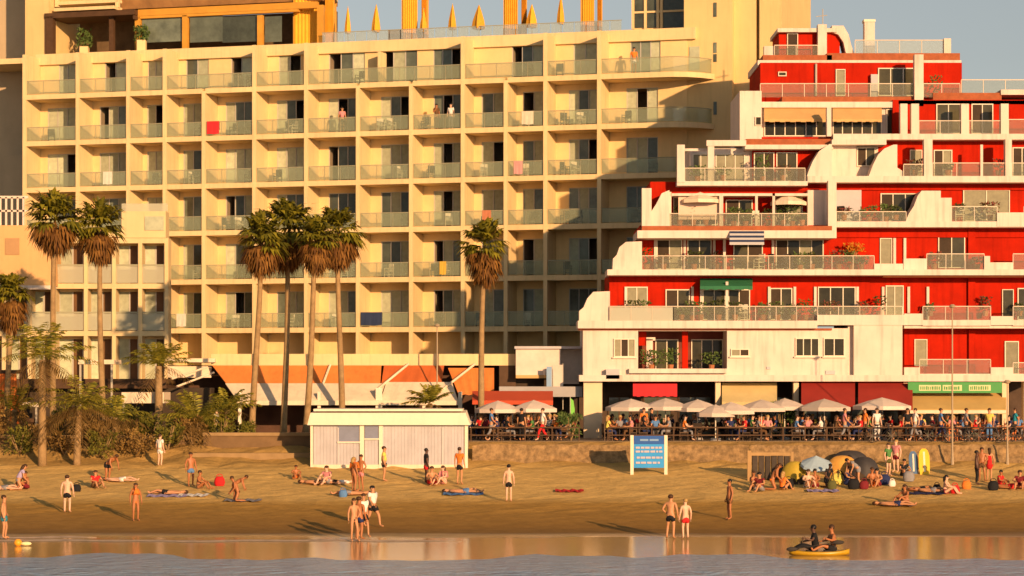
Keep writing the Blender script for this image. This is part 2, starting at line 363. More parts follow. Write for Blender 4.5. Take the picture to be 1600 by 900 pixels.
# top storey has fewer dividers and its windows sit differently
def px2(a, b): return (hud(a, DEP), hud(b, DEP))
top = [(38, 121, (92, 119)), (121, 200, (164, 197)), (200, 257, (231, 254)), (257, 330, (291, 326)), (330, 397, (361, 394)), (397, 478, (436, 470)), (478, 585, (514, 570)), (585, 655, (596, 652)), (655, 723, (677, 720)), (723, 852, (800, 848)), (852, 936, (896, 933)), (936, 1062, (985, 1032))]
for j, (a, b, gl) in enumerate(top):
    bay(0, hu(a), hu(b), OPEN.get((0, j), 0), px2(*gl))
for row in range(1, 7):
    for i in range(len(FU)):
        u0 = FU[i] + .13; u1 = (FU[i + 1] - .13) if i + 1 < len(FU) else UEND
        bay(row, u0, u1, OPEN.get((row, i), 3 if R.random() < 0.06 else 0), None, (FX[i], FX[i + 1] if i < 12 else 1062))
for (row, g0, g1, z0, zt, op, rm) in doors:
    n = 2 if g1 - g0 < 1.9 else 3
    d = MB(); t = .05
    for q in ((g0, g0 + t, z0, zt), (g1 - t, g1, z0, zt), (g0 + t, g1 - t, zt - t, zt), (g0 + t, g1 - t, z0, z0 + t)): hb(d, q[0], q[1], DEP + .05, DEP + .13, q[2], q[3])
    for k in range(1, n): hb(d, g0 + (g1 - g0) * k / n - .03, g0 + (g1 - g0) * k / n + .03, DEP + .06, DEP + .12, z0 + t, zt - t)
    o = d.build('balcony_door', ALU, hotel)
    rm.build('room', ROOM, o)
    cu = MB(); pa = MB()
    for k in range(n):
        a, b = g0 + (g1 - g0) * k / n + .035, g0 + (g1 - g0) * (k + 1) / n - .035
        isopen = (op == 1 and k == 0) or (op == 2 and k == n - 1) or (op == 3 and k == 1)
        if isopen: continue
        if R.random() < (0.72 if k == 0 else 0.5):
            m_ = 9; pts = []
            hb(cu, a, b, DEP + .10, DEP + .115, z0 + t, zt - t)
        else: hb(pa, a, b, DEP + .09, DEP + .10, z0 + t, zt - t)
    cu.build('curtain', CURT, o); pa.build('pane', PANE, o)
# balcony railings: glass with a thin rail
for row in range(0, 6):
    if row == 0: spans = [(38, 121), (121, 200), (200, 257), (257, 397), (397, 478), (478, 723), (723, 852), (852, 936), (936, 1062)]
    else: spans = [(FX[i], FX[i + 1]) for i in range(12)] + [(936, 1062)]
    for a, b in spans:
        u0, u1 = hu(a) + .16, hu(b) - .16; z = rowbot[row]
        g = MB()
        if b == 1062:
            ext = 1.8 if row < 3 else .8
            pts = [(u0, 0.10), (UEND - 1, 0.10)] + [(UEND - 1 + (1 + ext) * math.sin(t), .1 + (DEP + 1.0) * (1 - math.cos(t))) for t in [0.2, 0.5, 0.8, 1.1, 1.35, 1.55]]
            for p, q in zip(pts, pts[1:]): g.prism([hp(p[0], p[1], z + .06), hp(q[0], q[1], z + .06), hp(q[0], q[1], z + .92), hp(p[0], p[1], z + .92)], tuple(Vector(hp(0, .015, 0)) - Vector(hp(0, 0, 0))))
            o = g.build('balcony_railing', RAIL, hotel)
            t_ = MB(); t_.tube([hp(p[0], p[1], z + .96) for p in pts], .03, 6); t_.build('top_rail', RAILC, o)
        else:
            n = max(2, round((u1 - u0) / 1.1))
            for k in range(n): hb(g, u0 + (u1 - u0) * k / n + .02, u0 + (u1 - u0) * (k + 1) / n - .02, .10, .115, z + .06, z + .92)
            o = g.build('balcony_railing', RAIL, hotel)
            t_ = MB(); hb(t_, u0, u1, .07, .145, z + .93, z + .98)
            for k in range(n + 1):
                uu = min(max(u0 + (u1 - u0) * k / n, u0 + .015), u1 - .015); hb(t_, uu - .014, uu + .014, .09, .125, z, z + .93)
            t_.build('top_rail', RAILC, o)
# end block, tower and rear wing
body = MB(); hb(body, FU[0] - .1, UEND, DEP + 2.9, 15, 3.2, ROOF - .55)
hb(body, FU[0] - 0.13, FU[0] - .02, DEP, DEP + 3.0, 3.2, ROOF); body.build('rear_block', CREAM2, hotel)
wall.build('back_wall', CREAM2, hotel); frame.build('facade_frame', CREAM, hotel); roof.build('roof', CREAM, hotel)
tw = MB()
tU = hu(1050); T2 = hu(1125); T3 = hu(1168); T4 = hu(1197)
hb(tw, tU + .3, T2 + .35, DEP + .05, 13, 3.2, 41); hb(tw, T2 + .35, T3, DEP + .75, 14, 3.2, 41); hb(tw, T3, T3 + .25, DEP + 1.3, 14, 3.2, 41); hb(tw, T3 + .25, T4 + .5, DEP + .6, 14, 3.2, 41)
tower = tw.build('stair_tower', TOWER, hotel)
sl = MB()
for za, zb in ((wz(30, 158), wz(8, 158)), (wz(86, 158) , wz(70, 158)), (wz(100, 158), wz(88, 158)), (wz(182, 158), wz(162, 158))): hb(sl, hu(1104), hu(1109), DEP + .0, DEP + .06, za, zb)
sl.build_each('slit_window', PANE, tower)
o = MB(); hb(o, hu(1066), hu(1082), DEP - .02, DEP + .06, HZ[0] + .5, HZ[0] + 2.0); o.build('window', CURT, hotel)
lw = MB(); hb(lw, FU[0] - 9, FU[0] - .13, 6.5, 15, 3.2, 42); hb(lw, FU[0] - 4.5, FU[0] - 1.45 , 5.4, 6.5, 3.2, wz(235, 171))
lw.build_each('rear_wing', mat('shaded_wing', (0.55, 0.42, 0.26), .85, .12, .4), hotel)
lw = MB(); hb(lw, hu(12), hu(50), DEP + .4, 8.5, wz(97, 168), 42); lw.build('lift_tower', TOWER, hotel)
for k, zz in enumerate((wz(205, 172), wz(283, 172), wz(180, 172) )):
    pass
# rooftop restaurant: golden beams, timber frame, dark glazing
rr = MB(); z = ROOF - .12
def hpx(b, x0, y0, x1, y1, d0, d1):         # block on the roof, from image columns and rows
    D = hD((x0 + x1) / 2) + d0
    hb(b, hu(x0), hu(x1), d0, d1, wz(y1, D), wz(y0, D))
for (x0, y0, x1, y1) in ((186, 9, 470, 19), (186, 20, 440, 24)): hpx(rr, x0, y0, x1, y1, 3.0, 3.4)
for x in (181, 256, 375): hpx(rr, x, 24, x + 8, 80, 3.0, 3.35)
hpx(rr, 470, 8, 480, 70, 3.0, 3.3)
rr.build_each('golden_frame', GOLDW, hotel)
rr = MB(); hpx(rr, 44, 18, 186, 26, 2.4, 5.5); hpx(rr, 45, 26, 57, 92, 2.4, 2.9); hpx(rr, 140, 26, 147, 80, 3.0, 3.3); hpx(rr, 183, 24, 186, 30, 2.5, 3); rr.build_each('timber_canopy', BROWN, hotel)
rr = MB(); hpx(rr, 57, 1, 152, 6, 3.2, 6); hpx(rr, 57, 11, 152, 16, 2.6, 6); hpx(rr, 148, -30, 153, 12, 3.2, 3.5); hpx(rr, 52, -30, 57, 11, 3.2, 3.5)
rr.build_each('cream_gallery_frame', CREAM, hotel)
rr = MB(); hpx(rr, 150, -45, 470, 8, 3.9, 7); rr.build('upper_gallery', mat('amber_gallery', (.30, .15, .05), .8, .3, 1), hotel)
rr = MB(); hpx(rr, 57, 27, 470, 90, 6.6, 7); rr.build('restaurant_back_wall', mat('dim_restaurant', (.14, .09, .045), .8, .4, 1.2), hotel)
rr = MB()
for (x0, x1) in ((190, 254), (266, 318), (318, 373), (385, 412)): hpx(rr, x0, 26, x1, 66, 3.25, 3.28)
rr.build_each('restaurant_glazing', PANE, hotel)
ph = MB(); hpx(ph, 960, -40, 1052, 50, 5.2, 11); ph.build('penthouse', CREAM2, hotel)
ph = MB()
for x in (958, 978, 998, 1004, 1044): hpx(ph, x, -42, x + 4, 46, 5.0, 5.2)
for y in (-8, 17): hpx(ph, 960, y, 1048, y + 3, 5.02, 5.19)
o = ph.build('penthouse_window', CREAM, hotel)
ph = MB()
for a, b in ((962, 978), (982, 998), (1008, 1026), (1026, 1044)): hpx(ph, a, -40, b, 44, 5.12, 5.16)
ph.build('pane', PANE, o)
# roof guard of clear glass
g = MB(); u0, u1 = hu(482), hu(957); n = 26
for k in range(n): hb(g, u0 + (u1 - u0) * k / n + .03, u0 + (u1 - u0) * (k + 1) / n - .03, DEP + .35, DEP + .37, ROOF, ROOF + .72)
o = g.build('roof_guard', glassmat('roof_guard_glass', (.45, .52, .55), .38), hotel)
g = MB(); hb(g, u0, u1, DEP + .33, DEP + .39, ROOF + .73, ROOF + .77); g.build('top_rail', RAILC, o)

# golden cabanas with tied curtains, closed golden parasols and loungers on the roof
def cabana(px, wpx, d, label, side):
    D = hD(px) + d; z0 = ROOF - .12; c = hp(hu(px), d, z0); wd = wpx * D / F
    t = thing('rooftop_cabana', label, 'cabana', c, 'cabanas on the hotel roof terrace')
    b = MB(); h = 3.5
    for sx in (-1, 1):
        for sy in (0, 1.8): b.box(c[0] + sx * wd / 2 - .06, c[0] + sx * wd / 2 + .06, c[1] + sy - .06, c[1] + sy + .06, z0, z0 + h)
    b.build('post', GOLDW, t)
    b = MB(); b.box(c[0] - wd / 2 - .15, c[0] + wd / 2 + .15, c[1] - .15, c[1] + 1.95, z0 + h, z0 + h + .18); b.build('canopy', CREAMF, t)
    for k, (x0, w_) in enumerate(((c[0] - wd / 2, wd * .62), (c[0] + wd / 2 - wd * .22, wd * .22))):
        b = MB(); n = 14; pts = []
        for i in range(n + 1):
            x = x0 + w_ * i / n; pts.append((x, c[1] - .1 - .07 * (i % 2)))
        for (p, q) in zip(pts, pts[1:]): b.add([(p[0], p[1], z0 + .1), (q[0], q[1], z0 + .1), (q[0], q[1], z0 + h), (p[0], p[1], z0 + h)], [(0, 1, 2, 3)])
        b.build('curtain', GOLD, t)
    b = MB(); b.box(c[0] - wd / 2 - (1.0 if side else 0), c[0] + wd / 2 - .1, c[1] + .3, c[1] + 1.7, z0, z0 + 1.0); b.build('daybed', BROWN, t)
cabana(622, 38, 3.4, 'golden curtained cabana with a brown daybed beside it, leftmost of three on the hotel roof', True)
cabana(782, 34, 3.4, 'golden curtained cabana between closed parasols, middle of three on the hotel roof', False)
cabana(904, 30, 3.4, 'golden curtained cabana next to the glazed penthouse, rightmost of three on the hotel roof', False)
cabana(455, 62, 4.2, 'wide golden draped cabana at the end of the rooftop restaurant', False)
def closed_parasol(px, top, rad, label, d=2.9):
    D = hD(px) + d; z0 = ROOF - .12; c = hp(hu(px), d, z0); zt = wz(top, D)
    t = thing('closed_parasol', label, 'parasol', c, 'closed golden parasols on the hotel roof')
    b = MB(); b.tube([(c[0], c[1], z0), (c[0], c[1], zt + .05)], .03, 6); b.tube([(c[0], c[1], z0), (c[0], c[1], z0 + .12)], .25, 10); b.build('pole', METAL, t)
    b = MB(); h = zt - z0; n = 10; rad_ = rad * 1.4
    vs = []; lv = [(.30, .7), (.36, 1.0), (.55, .85), (.8, .45), (1.0, .08)]
    for f, s in lv:
        for k in range(n):
            a = 2 * math.pi * k / n; r_ = rad_ * s * (1 if k % 2 else .72); vs.append((c[0] + r_ * math.cos(a), c[1] + r_ * math.sin(a), z0 + h * f))
    b.add(vs, [(i * n + k, i * n + (k + 1) % n, (i + 1) * n + (k + 1) % n, (i + 1) * n + k) for i in range(len(lv) - 1) for k in range(n)]); b.build('canopy', GOLD, t)
for px, tp, r_, lb in ((520, 11, .17, 'nearest the rooftop restaurant'), (565, 8, .24, 'slightly fatter, just left of the leftmost cabana'), (640, 14, .2, 'close against the right side of the leftmost cabana'), (686, 7, .22, 'alone midway between the leftmost and middle cabanas'),
                   (728, 9, .36, 'fattest of them, left of the middle cabana'), (812, 8, .3, 'just right of the middle cabana'), (858, -6, .2, 'left of the cabana by the penthouse')):
    closed_parasol(px, tp, r_, 'closed golden parasol on the hotel roof, ' + lb)
def planter(px, d, h, label):
    c = hp(hu(px), d, ROOF - .12); t = thing('rooftop_planter', label, 'plant', c, 'plants on the hotel roof')
    b = MB(); b.box(c[0] - .3, c[0] + .3, c[1] - .3, c[1] + .3, c[2], c[2] + .9); b.build('pot', CREAM, t)
    b = MB(); rr = random.Random(px)
    for k in range(130):
        a = rr.random() * 6.28; r_ = .55 * rr.random() ** .5; p = Vector((c[0] + r_ * math.cos(a), c[1] + r_ * math.sin(a), c[2] + .9 + h * rr.random()))
        q = Vector((rr.uniform(-1, 1), rr.uniform(-1, 1), rr.uniform(-1, 1))).normalized() * .17; s_ = q.orthogonal().normalized() * .07
        b.add([p - s_, p + q, p + s_, p - q], [(0, 1, 2, 3)])
    b.build('foliage', PLANT, t)
planter(86, 4.5, 1.3, 'leafy plant in a pale pot under the dark timber canopy')
planter(196, 2.6, 1.0, 'leafy plant in a pale pot beside the first golden post of the roof terrace')

# things on the balconies
def bspot(row, i, f=.5, d=.9):
    u0 = hu(top[i][0]) if row == 0 else FU[i]; u1 = hu(top[i][1]) if row == 0 else (FU[i + 1] if i < 12 else UEND)
    return hp(u0 + (u1 - u0) * f, d, rowbot[row] + .003)
RW = ['top', 'second', 'third', 'fourth', 'fifth', 'sixth']
def chair_proto(name, m, label, cat):
    t = thing(name, label, cat, (0, 0, 0))
    b = MB(); b.box(-.24, .24, -.24, .24, .40, .46); b.build('seat', m, t)
    b = MB(); b.box(-.24, .24, .20, .25, .46, .92); b.build('backrest', m, t)
    b = MB()
    for x in (-.21, .21):
        for y in (-.21, .21): b.box(x - .02, x + .02, y - .02, y + .02, 0, .40)
        b.box(x - .02, x + .02, -.19, .19, .18, .21); b.box(x - .025, x + .025, -.22, .2, .60, .64); b.box(x - .02, x + .02, -.22, -.18, .46, .60)
    b.box(-.19, .19, .19, .22, .18, .21); b.box(-.19, .19, -.22, -.19, .30, .33)
    b.build('legs', m, t)
    return t
bch = {}
for (row, i, f, col) in ((0, 4, .55, 'dark'), (0, 4, .8, 'dark'), (0, 6, .72, 'dark'), (0, 9, .75, 'dark'), (0, 10, .2, 'dark'), (1, 3, .75, 'dark'), (1, 4, .5, 'dark'), (1, 4, .75, 'dark'), (1, 0, .4, 'dark'), (1, 5, .6, 'dark'), (1, 7, .35, 'white'), (1, 7, .55, 'white'),
                    (1, 8, .2, 'dark'), (1, 11, .3, 'dark'), (1, 11, .6, 'white'), (1, 12, .3, 'dark'), (2, 2, .65, 'dark'), (2, 3, .6, 'white'), (2, 5, .35, 'dark'), (2, 7, .75, 'white'), (2, 8, .3, 'dark'), (2, 9, .4, 'white'), (2, 11, .3, 'dark'), (2, 11, .5, 'white'), (2, 4, .8, 'dark'),
                    (3, 7, .8, 'dark'), (3, 8, .65, 'white'), (3, 10, .6, 'dark'), (3, 11, .3, 'dark'), (3, 11, .55, 'dark'), (3, 4, .6, 'white'), (4, 7, .5, 'white'), (4, 7, .85, 'dark'), (4, 4, .7, 'dark'), (4, 6, .9, 'dark'), (4, 8, .35, 'dark'), (4, 11, .35, 'dark'), (5, 5, .8, 'dark'), (5, 4, .75, 'dark'), (5, 8, .5, 'dark'), (5, 6, .5, 'white')):
    lab = f'{col} chair on the hotel balcony {RW[row]} row from the roof, {ORD[i]} bay along'
    g = 'chairs on the hotel balconies'
    n = sum(1 for k in bch.get('u', []) if k == (row, i, col)); bch.setdefault('u', []).append((row, i, col))
    if n: lab = f'second {col} chair on the hotel balcony {RW[row]} row from the roof, {ORD[i]} bay along'
    p = bspot(row, i, f)
    if col not in bch:
        t = chair_proto('balcony_chair', DARKC if col == 'dark' else WHITE2, lab, 'chair'); t['group'] = g; t.location = p; bch[col] = t; t.rotation_euler.z = .3
    else: copy_tree(bch[col], p, R.uniform(-.9, .9), 1, lab, g)
for row in range(1, 6):
    for i in range(13):
        if R.random() < .3: continue
        col = 'dark' if R.random() < .65 else 'white'; lab = f'{col} chair on the hotel balcony {RW[row]} row from the roof, {ORD[i]} bay along'
        if (row, i, col) in bch['u']: continue
        bch['u'].append((row, i, col)); copy_tree(bch[col], bspot(row, i, R.uniform(.3, .75), R.uniform(.7, 1.4)), R.uniform(-1.5, 1.5), 1, lab, 'chairs on the hotel balconies')
def towel(row, i, f, m, name, label, wd=.9):
    u0 = FU[i]; u1 = FU[i + 1]; u = u0 + (u1 - u0) * f; z = rowbot[row]
    b = MB(); n = 8
    q = []
    for k in range(n + 1):
        uu = u + wd * k / n; off = .02 * math.sin(k * 1.9)
        q += [hp(uu, .04 + off * .6, z + .12 + .02 * math.sin(k)), hp(uu, .055, z + .99), hp(uu, .16, z + .99), hp(uu, .175 + off * .4, z + .4)]
    b.add(q, [(4 * k + j, 4 * k + 4 + j, 4 * k + 5 + j, 4 * k + 1 + j) for k in range(n) for j in range(3)])
    o = b.build('towel', m); tag(o, label, 'towel')
towel(1, 4, .06, CRIMSON, 'towel', 'red towel over the hotel balcony rail in the second row from the roof')
towel(5, 7, .05, NAVY, 'towel', 'navy towel over the hotel balcony rail in the sixth row from the roof', 1.5)
towel(4, 8, .55, mat('yellow_cloth', (.7, .42, .06), .8, .1, 2), 'towel', 'yellow towel over the hotel balcony rail in the fifth row from the roof', .45)

for (row, i, f, c, nm, wd) in ((2, 1, .5, (.75, .68, .55), 'white', .7), (3, 9, .45, (.55, .20, .10), 'rust', .6), (1, 10, .4, (.70, .62, .45), 'cream', .8), (2, 10, .2, (.65, .33, .30), 'pink', .6), (5, 3, .3, (.72, .66, .55), 'white', .7)):
    towel(row, i, f, mat('cloth_balcony_' + nm.replace(' ', '_'), c, .85, .12, 3), 'towel', f'{nm} towel over the hotel balcony rail in the {RW[row]} row from the roof', wd)
# ------------------------------------------------------------------ low white annexe in front of the hotel's left part
an = thing('annexe_building', 'low white apartment annexe with narrow balconies in front of the cream hotel', 'building', (wx(170, 152), 152, 3.2))
AD = 151.0; ANX = mat('annexe_render', (.72, .54, .28), .85, .1, .5, streak=.08)
f = MB(); w_ = MB(); db = []; 
xs = [-34, 6, 46, 84, 134, 178, 219, 260]; yr = [(376, 446), (448, 520), (522, 596)]
for x in xs: f.pb(x - 3, 372 if x > 50 else 453, x + 3, 640, AD, 1.3)
for y in (372, 443, 517, 592):
    for a, b in zip(xs, xs[1:]):
        if b > 90 or y > 500: f.pb(a + 3, y, b - 3, y + 8, AD + .01, 1.28)
f.pb(190, 330, 259, 371.5, AD + .5, 1.5)
for (y0, y1) in yr:
    for a, b in zip(xs, xs[1:]):
        if b < 90 and y0 < 400: continue
        D = AD + 1.3; s0, s1 = a + (b - a) * .16, a + (b - a) * .94
        w_.pb(a, y0, s0, y1, D, .2); w_.pb(s1, y0, b, y1, D, .2); w_.pb(s0, y0, s1, y0 + 8, D, .2)
        db.append((s0, y0 + 8, s1, y1))
f.build('facade_frame', ANX, an); w_.pb(82, 372, 258, 640, AD + 1.52, .6); w_.pb(-60, 453, 81.5, 640, AD + 1.52, .6); w_.build('wall', ANX, an)
for (x0, y0, x1, y1) in db:
    D = AD + 1.34; xm = x0 + (x1 - x0) * .56
    b = MB(); b.pb(x0, y0, x0 + 2, y1, D, .1); b.pb(x1 - 2, y0, x1, y1, D, .1); b.pb(xm - 1, y0, xm + 1, y1, D, .1)
    o = b.build('balcony_door', ALU, an)
    b = MB(); b.pb(x0 + 2, y0, xm - 1, y1, D + .05, .02); b.build('curtain', CURT, o)
    b = MB(); b.pb(xm + 1, y0, x1 - 2, y1, D + .05, .02); b.build('pane', mat('brown_door', (.16, .075, .025), .5, .2, 1), o)
for y1 in (443, 517):
    for a, b_ in zip(xs, xs[1:]):
        if b_ < 90 and y1 < 500: continue
        b = MB(); b.pb(a + 3, y1 - 27, b_ - 3, y1 - 1, AD + .12, .02); o = b.build('balcony_railing', glassmat('white_glass', (.62, .58, .42), .5, .3), an)
        b = MB(); b.pb(a + 3, y1 - 30, b_ - 3, y1 - 27.5, AD + .09, .08); b.build('top_rail', RAILC, o)
b = MB(); b.pb(226, 338, 256, 360, AD + .44, .07); b.build('recess_window', CURT, an)
g_ = MB(); g_.pb(190, 318, 262, 330, AD + .55, .03); g_.build('roof_guard', glassmat('white_glass', (.62, .58, .42), .5, .3), an)

# peach house at the far left
ph_ = thing('peach_house', 'peach stucco house with a stepped gable at the left edge behind the palms', 'house', (wx(30, 150), 150, 3.2))
b = MB(); b.pp([(-60, 352), (46, 352), (52, 362), (66, 380), (79, 396), (81, 446), (-60, 446)], 149, 7); b.build('wall', mat('peach_stucco', (.72, .42, .18), .85, .1, .6, streak=.08), ph_)
b = MB(); b.pb(8, 372, 30, 398, 148.95, .06); b.build('shutter', mat('peach_shutter', (.45, .26, .12), .7, .1, 1), ph_)
b = MB(); b.pb(-60, 446, 83, 452, 148.6, 1); b.build('ledge', WHITE, ph_)
b = MB()
for x in range(-10, 40, 9): b.pb(x, 308, x + 3, 352, 150, .08)
b.pb(-12, 306, 44, 310, 150, .1); b.pb(-12, 328, 44, 331, 150, .06); b.build('roof_railing', WHITE, ph_)
# ------------------------------------------------------------------ RED AND WHITE TERRACED BUILDING
red = thing('terraced_apartment_building', 'red and white apartment building stepping back in terraces above seafront restaurants', 'building', (wx(1300, 140), 140, 3.2))
DS = {1: 136.0, 2: 136.2, 3: 136.7, 4: 137.4, 5: 138.2, 6: 139.2, 7: 141.2, 8: 144.5}
SB = 1.6                                     # terrace depth before the room wall
wmb, rmb, tmb, cmb, smb = MB(), MB(), MB(), MB(), MB()      # white walls, red walls, copings, columns, slabs
PJ = lambda D, f=0: D
def window(x0, y0, x1, y1, D, n=2, kind='o', open_=None, frame=WHITE2, sill=False):
    fr = MB(); s = 1.6 if x1 - x0 > 20 else 1.2
    fr.pb(x0, y0, x0 + s, y1, D - .09, .1); fr.pb(x1 - s, y0, x1, y1, D - .09, .1); fr.pb(x0 + s, y0, x1 - s, y0 + s, D - .09, .1); fr.pb(x0 + s, y1 - s, x1 - s, y1, D - .09, .1)
    for k in range(1, n):
        x = x0 + (x1 - x0) * k / n; fr.pb(x - .7, y0 + s, x + .7, y1 - s, D - .07, .06)
    o = fr.build('window', frame, red)
    if sill:
        b = MB(); b.pb(x0 - 2, y1, x1 + 2, y1 + 2, D - .15, .16); b.build('sill', WHITE2, o)
    pa, cu, bl = MB(), MB(), MB()
    for k in range(n):
        a, b_ = x0 + (x1 - x0) * k / n, x0 + (x1 - x0) * (k + 1) / n
        a += s if k == 0 else .7; b_ -= s if k == n - 1 else .7
        t = bl if open_ == k else (cu if (kind == 'c' or (kind == 'm' and R.random() < .5)) else pa)
        t.pb(a, y0 + s, b_, y1 - s, D - .035, .03)
    pa.build('pane', OLIVE, o); cu.build('curtain', CURTO, o); bl.build('open_sash', BLACK, o)
    return o
def railing(x0, x1, y0, y1, D, m=RAIL2, step=34, posts=True):
    n = max(1, round((x1 - x0) / step)); g = MB(); t = MB()
    for k in range(n): g.pb(x0 + (x1 - x0) * k / n + .6, y0 + 2, x0 + (x1 - x0) * (k + 1) / n - .6, y1, D, .02)
    o = g.build('terrace_railing', m, red)
    t.pb(x0, y0, x1, y0 + 1.4, D - .02, .06)
    for k in range(n + 1):
        x = x0 + (x1 - x0) * k / n; t.pb(x - .5, y0 + 1.4, x + .5, y1, D - .01, .04)
    t.build('top_rail', RAILD, o)
def awning(x0, x1, y0, y1, D, out, m, val=5, drop=0, m2=None):       # sloping canvas with a hanging valance
    a = MB(); Df = D - out
    za, zb = wz(y0, D), wz(y1 - val, Df)
    X0, X1 = wx(x0, D), wx(x1, D); x0f, x1f = wx(x0, Df), wx(x1, Df)
    a.hexa([(x0f, Df, zb), (x1f, Df, zb), (X1, D, za), (X0, D, za)], [(x0f, Df, zb + .04), (x1f, Df, zb + .04), (X1, D, za + .04), (X0, D, za + .04)])
    n = 12; zc = wz(y1, Df)
    for k in range(n):
        p, q = x0f + (x1f - x0f) * k / n, x0f + (x1f - x0f) * (k + 1) / n
        a.box(p, q, Df - .02 - .01 * (k % 2), Df + .005, zc - (.03 if k % 2 else 0), zb + .03)
    return a
# ---- each storey: red or white room wall, set back behind a terrace slab
WL = [  # storey, x0, y0, x1, y1 , builder
    (1, 1413, 510, 1640, 592, 'r'), (2, 952, 428, 1640, 506, 'r'), (3, 1000, 352, 1640, 428, 'r'), (4, 1016, 284, 1640, 354, 'r'), (5, 1176, 214, 1640, 286, 'r'), (6, 1395, 156, 1640, 216, 'r'), (7, 1188, 98, 1503, 160, 'r')]
for st, x0, y0, x1, y1, c in WL:
    D = DS[st] + SB; dep = 7 if st < 4 else (8 if st < 6 else 6.5)
    rmb.pb(x0, y0, x1, y1, D, dep)
# storey 1: the white block with a dark loggia
b1 = MB(); D = DS[1]
b1.pb(911, 513, 997, 592, D, 6); b1.pb(1136, 513, 1325, 592, D, 6); b1.pb(1334, 506, 1410, 592, D - .25, 6); b1.pb(1325, 500, 1334, 592, D + .12, 6)
b1.pb(997, 513, 1136, 517, D, 6); b1.pb(997, 577, 1136, 592, D, 6); b1.pb(983, 576, 1136, 583, D - .35, .33)
b1.pb(1277, 492, 1413, 508, D - .3, 3); b1.build_each('white_front', WHITE, red)
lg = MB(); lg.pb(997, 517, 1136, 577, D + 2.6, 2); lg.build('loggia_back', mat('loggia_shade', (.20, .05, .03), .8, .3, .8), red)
b = MB(); b.pb(1066, 517, 1075, 577, D + 1.1, .3); b.pb(998, 517, 1010, 540, D + 1.5, .3); b.build_each('red_pillar', RED, red)
b = MB(); b.pb(1010, 530, 1020, 577, D + 1.4, .1); b.pb(1010, 527, 1024, 532, D + 1.4, .1); b.build_each('white_jamb', WHITE, red)
window(1024, 530, 1060, 578, D + 2.6, 2); window(1080, 530, 1130, 578, D + 2.6, 3)
window(959, 529, 993, 558, D, 3, 'm', 1, sill=True); window(1142, 545, 1171, 557, D, 2, 'm', 1, sill=True); window(1243, 528, 1280, 557, D, 3, 'o', sill=True); window(1287, 528, 1320, 557, D, 2, 'o', sill=True)
b = MB(); b.pb(1290, 579, 1305, 585, D - .06, .07); b.pb(1198, 573, 1204, 577, D - .06, .07); b.pb(947, 577, 968, 592, D - .5, .5); b.build_each('wall_vent', LAV, red)
# storey 1, red wing with parapets
D = DS[1] + SB
window(1429, 530, 1449, 572, D, 1, 'c'); window(1570, 533, 1592, 585, D, 1, 'c')
rmb.pb(1514, 506, 1524, 592, D - .18, .2)
b = MB(); Dp = DS[1]; b.pb(1413, 574, 1437, 592, Dp, .3); b.pb(1548, 574, 1583, 592, Dp, .3); b.pb(1437, 584, 1548, 593, Dp + .02, .3); b.pb(1583, 584, 1640, 593, Dp + .02, .3)
b.pb(1413, 490, 1442, 508, Dp + .02, .3); b.pb(1548, 494, 1583, 508, Dp + .02, .3); b.pb(1442, 500, 1548, 509, Dp + .04, .3); b.pb(1583, 500, 1640, 509, Dp + .04, .3)
b.build_each('parapet', WHITE, red)
railing(1437, 1548, 561, 585, Dp + .1); railing(1442, 1548, 478, 501, Dp + .12); railing(1583, 1640, 478, 501, Dp + .12); railing(1583, 1640, 566, 585, Dp + .1)
smb.pb(1413, 508, 1640, 513, Dp + .2, SB - .1); smb.pb(905, 586, 1640, 596, DS[1] - .5, 8)
# storey 1/2 slab
smb.pb(903, 501, 1277, 513, DS[1] - .45, 4)
tmb.pb(903, 513, 1300, 516, DS[1] - .1, .09)
# storey 2
D = DS[2] + SB
b = MB(); b.pp([(905, 502), (905, 486), (912, 480), (918, 466), (927, 456), (953, 455), (953, 502)], DS[2] - .05, 1.4); b.build('curved_end_wall', WHITE, red)
window(978, 448, 1012, 500, D, 2, 'c'); window(1040, 452, 1078, 500, D, 2, 'o', 0); window(1098, 452, 1134, 500, D, 2, 'o'); window(1138, 452, 1172, 500, D, 2, 'o', 1); window(1203, 450, 1238, 500, D, 2, 'm', 0); window(1278, 448, 1337, 500, D, 3, 'o'); window(1384, 446, 1412, 498, D, 2, 'c'); window(1566, 452, 1584, 500, D, 1, 'o'); window(1590, 450, 1620, 500, D, 2, 'o')
for x in (976, 1080, 1094, 1200, 1240, 1272, 1338, 1378, 1418, 1448): wmb.pb(x, 448, x + 4, 502, D - .12, .14)
rmb.pb(1513, 428, 1524, 500, D - .18, .2); wmb.pb(1134, 440, 1138, 502, DS[2] + .3, .12)
railing(953, 1052, 478, 501, DS[2] - .2, glassmat('pale_glass', (.6, .58, .44), .6, .2)); railing(1052, 1277, 478, 501, DS[2] - .2); railing(1277, 1410, 478, 496, DS[2] - .45)
# 2/3 slab
smb.pb(949, 421, 1640, 430, DS[2] + .1, 3.6); tmb.pb(1380, 430, 1640, 433, DS[2] + .4, .5)
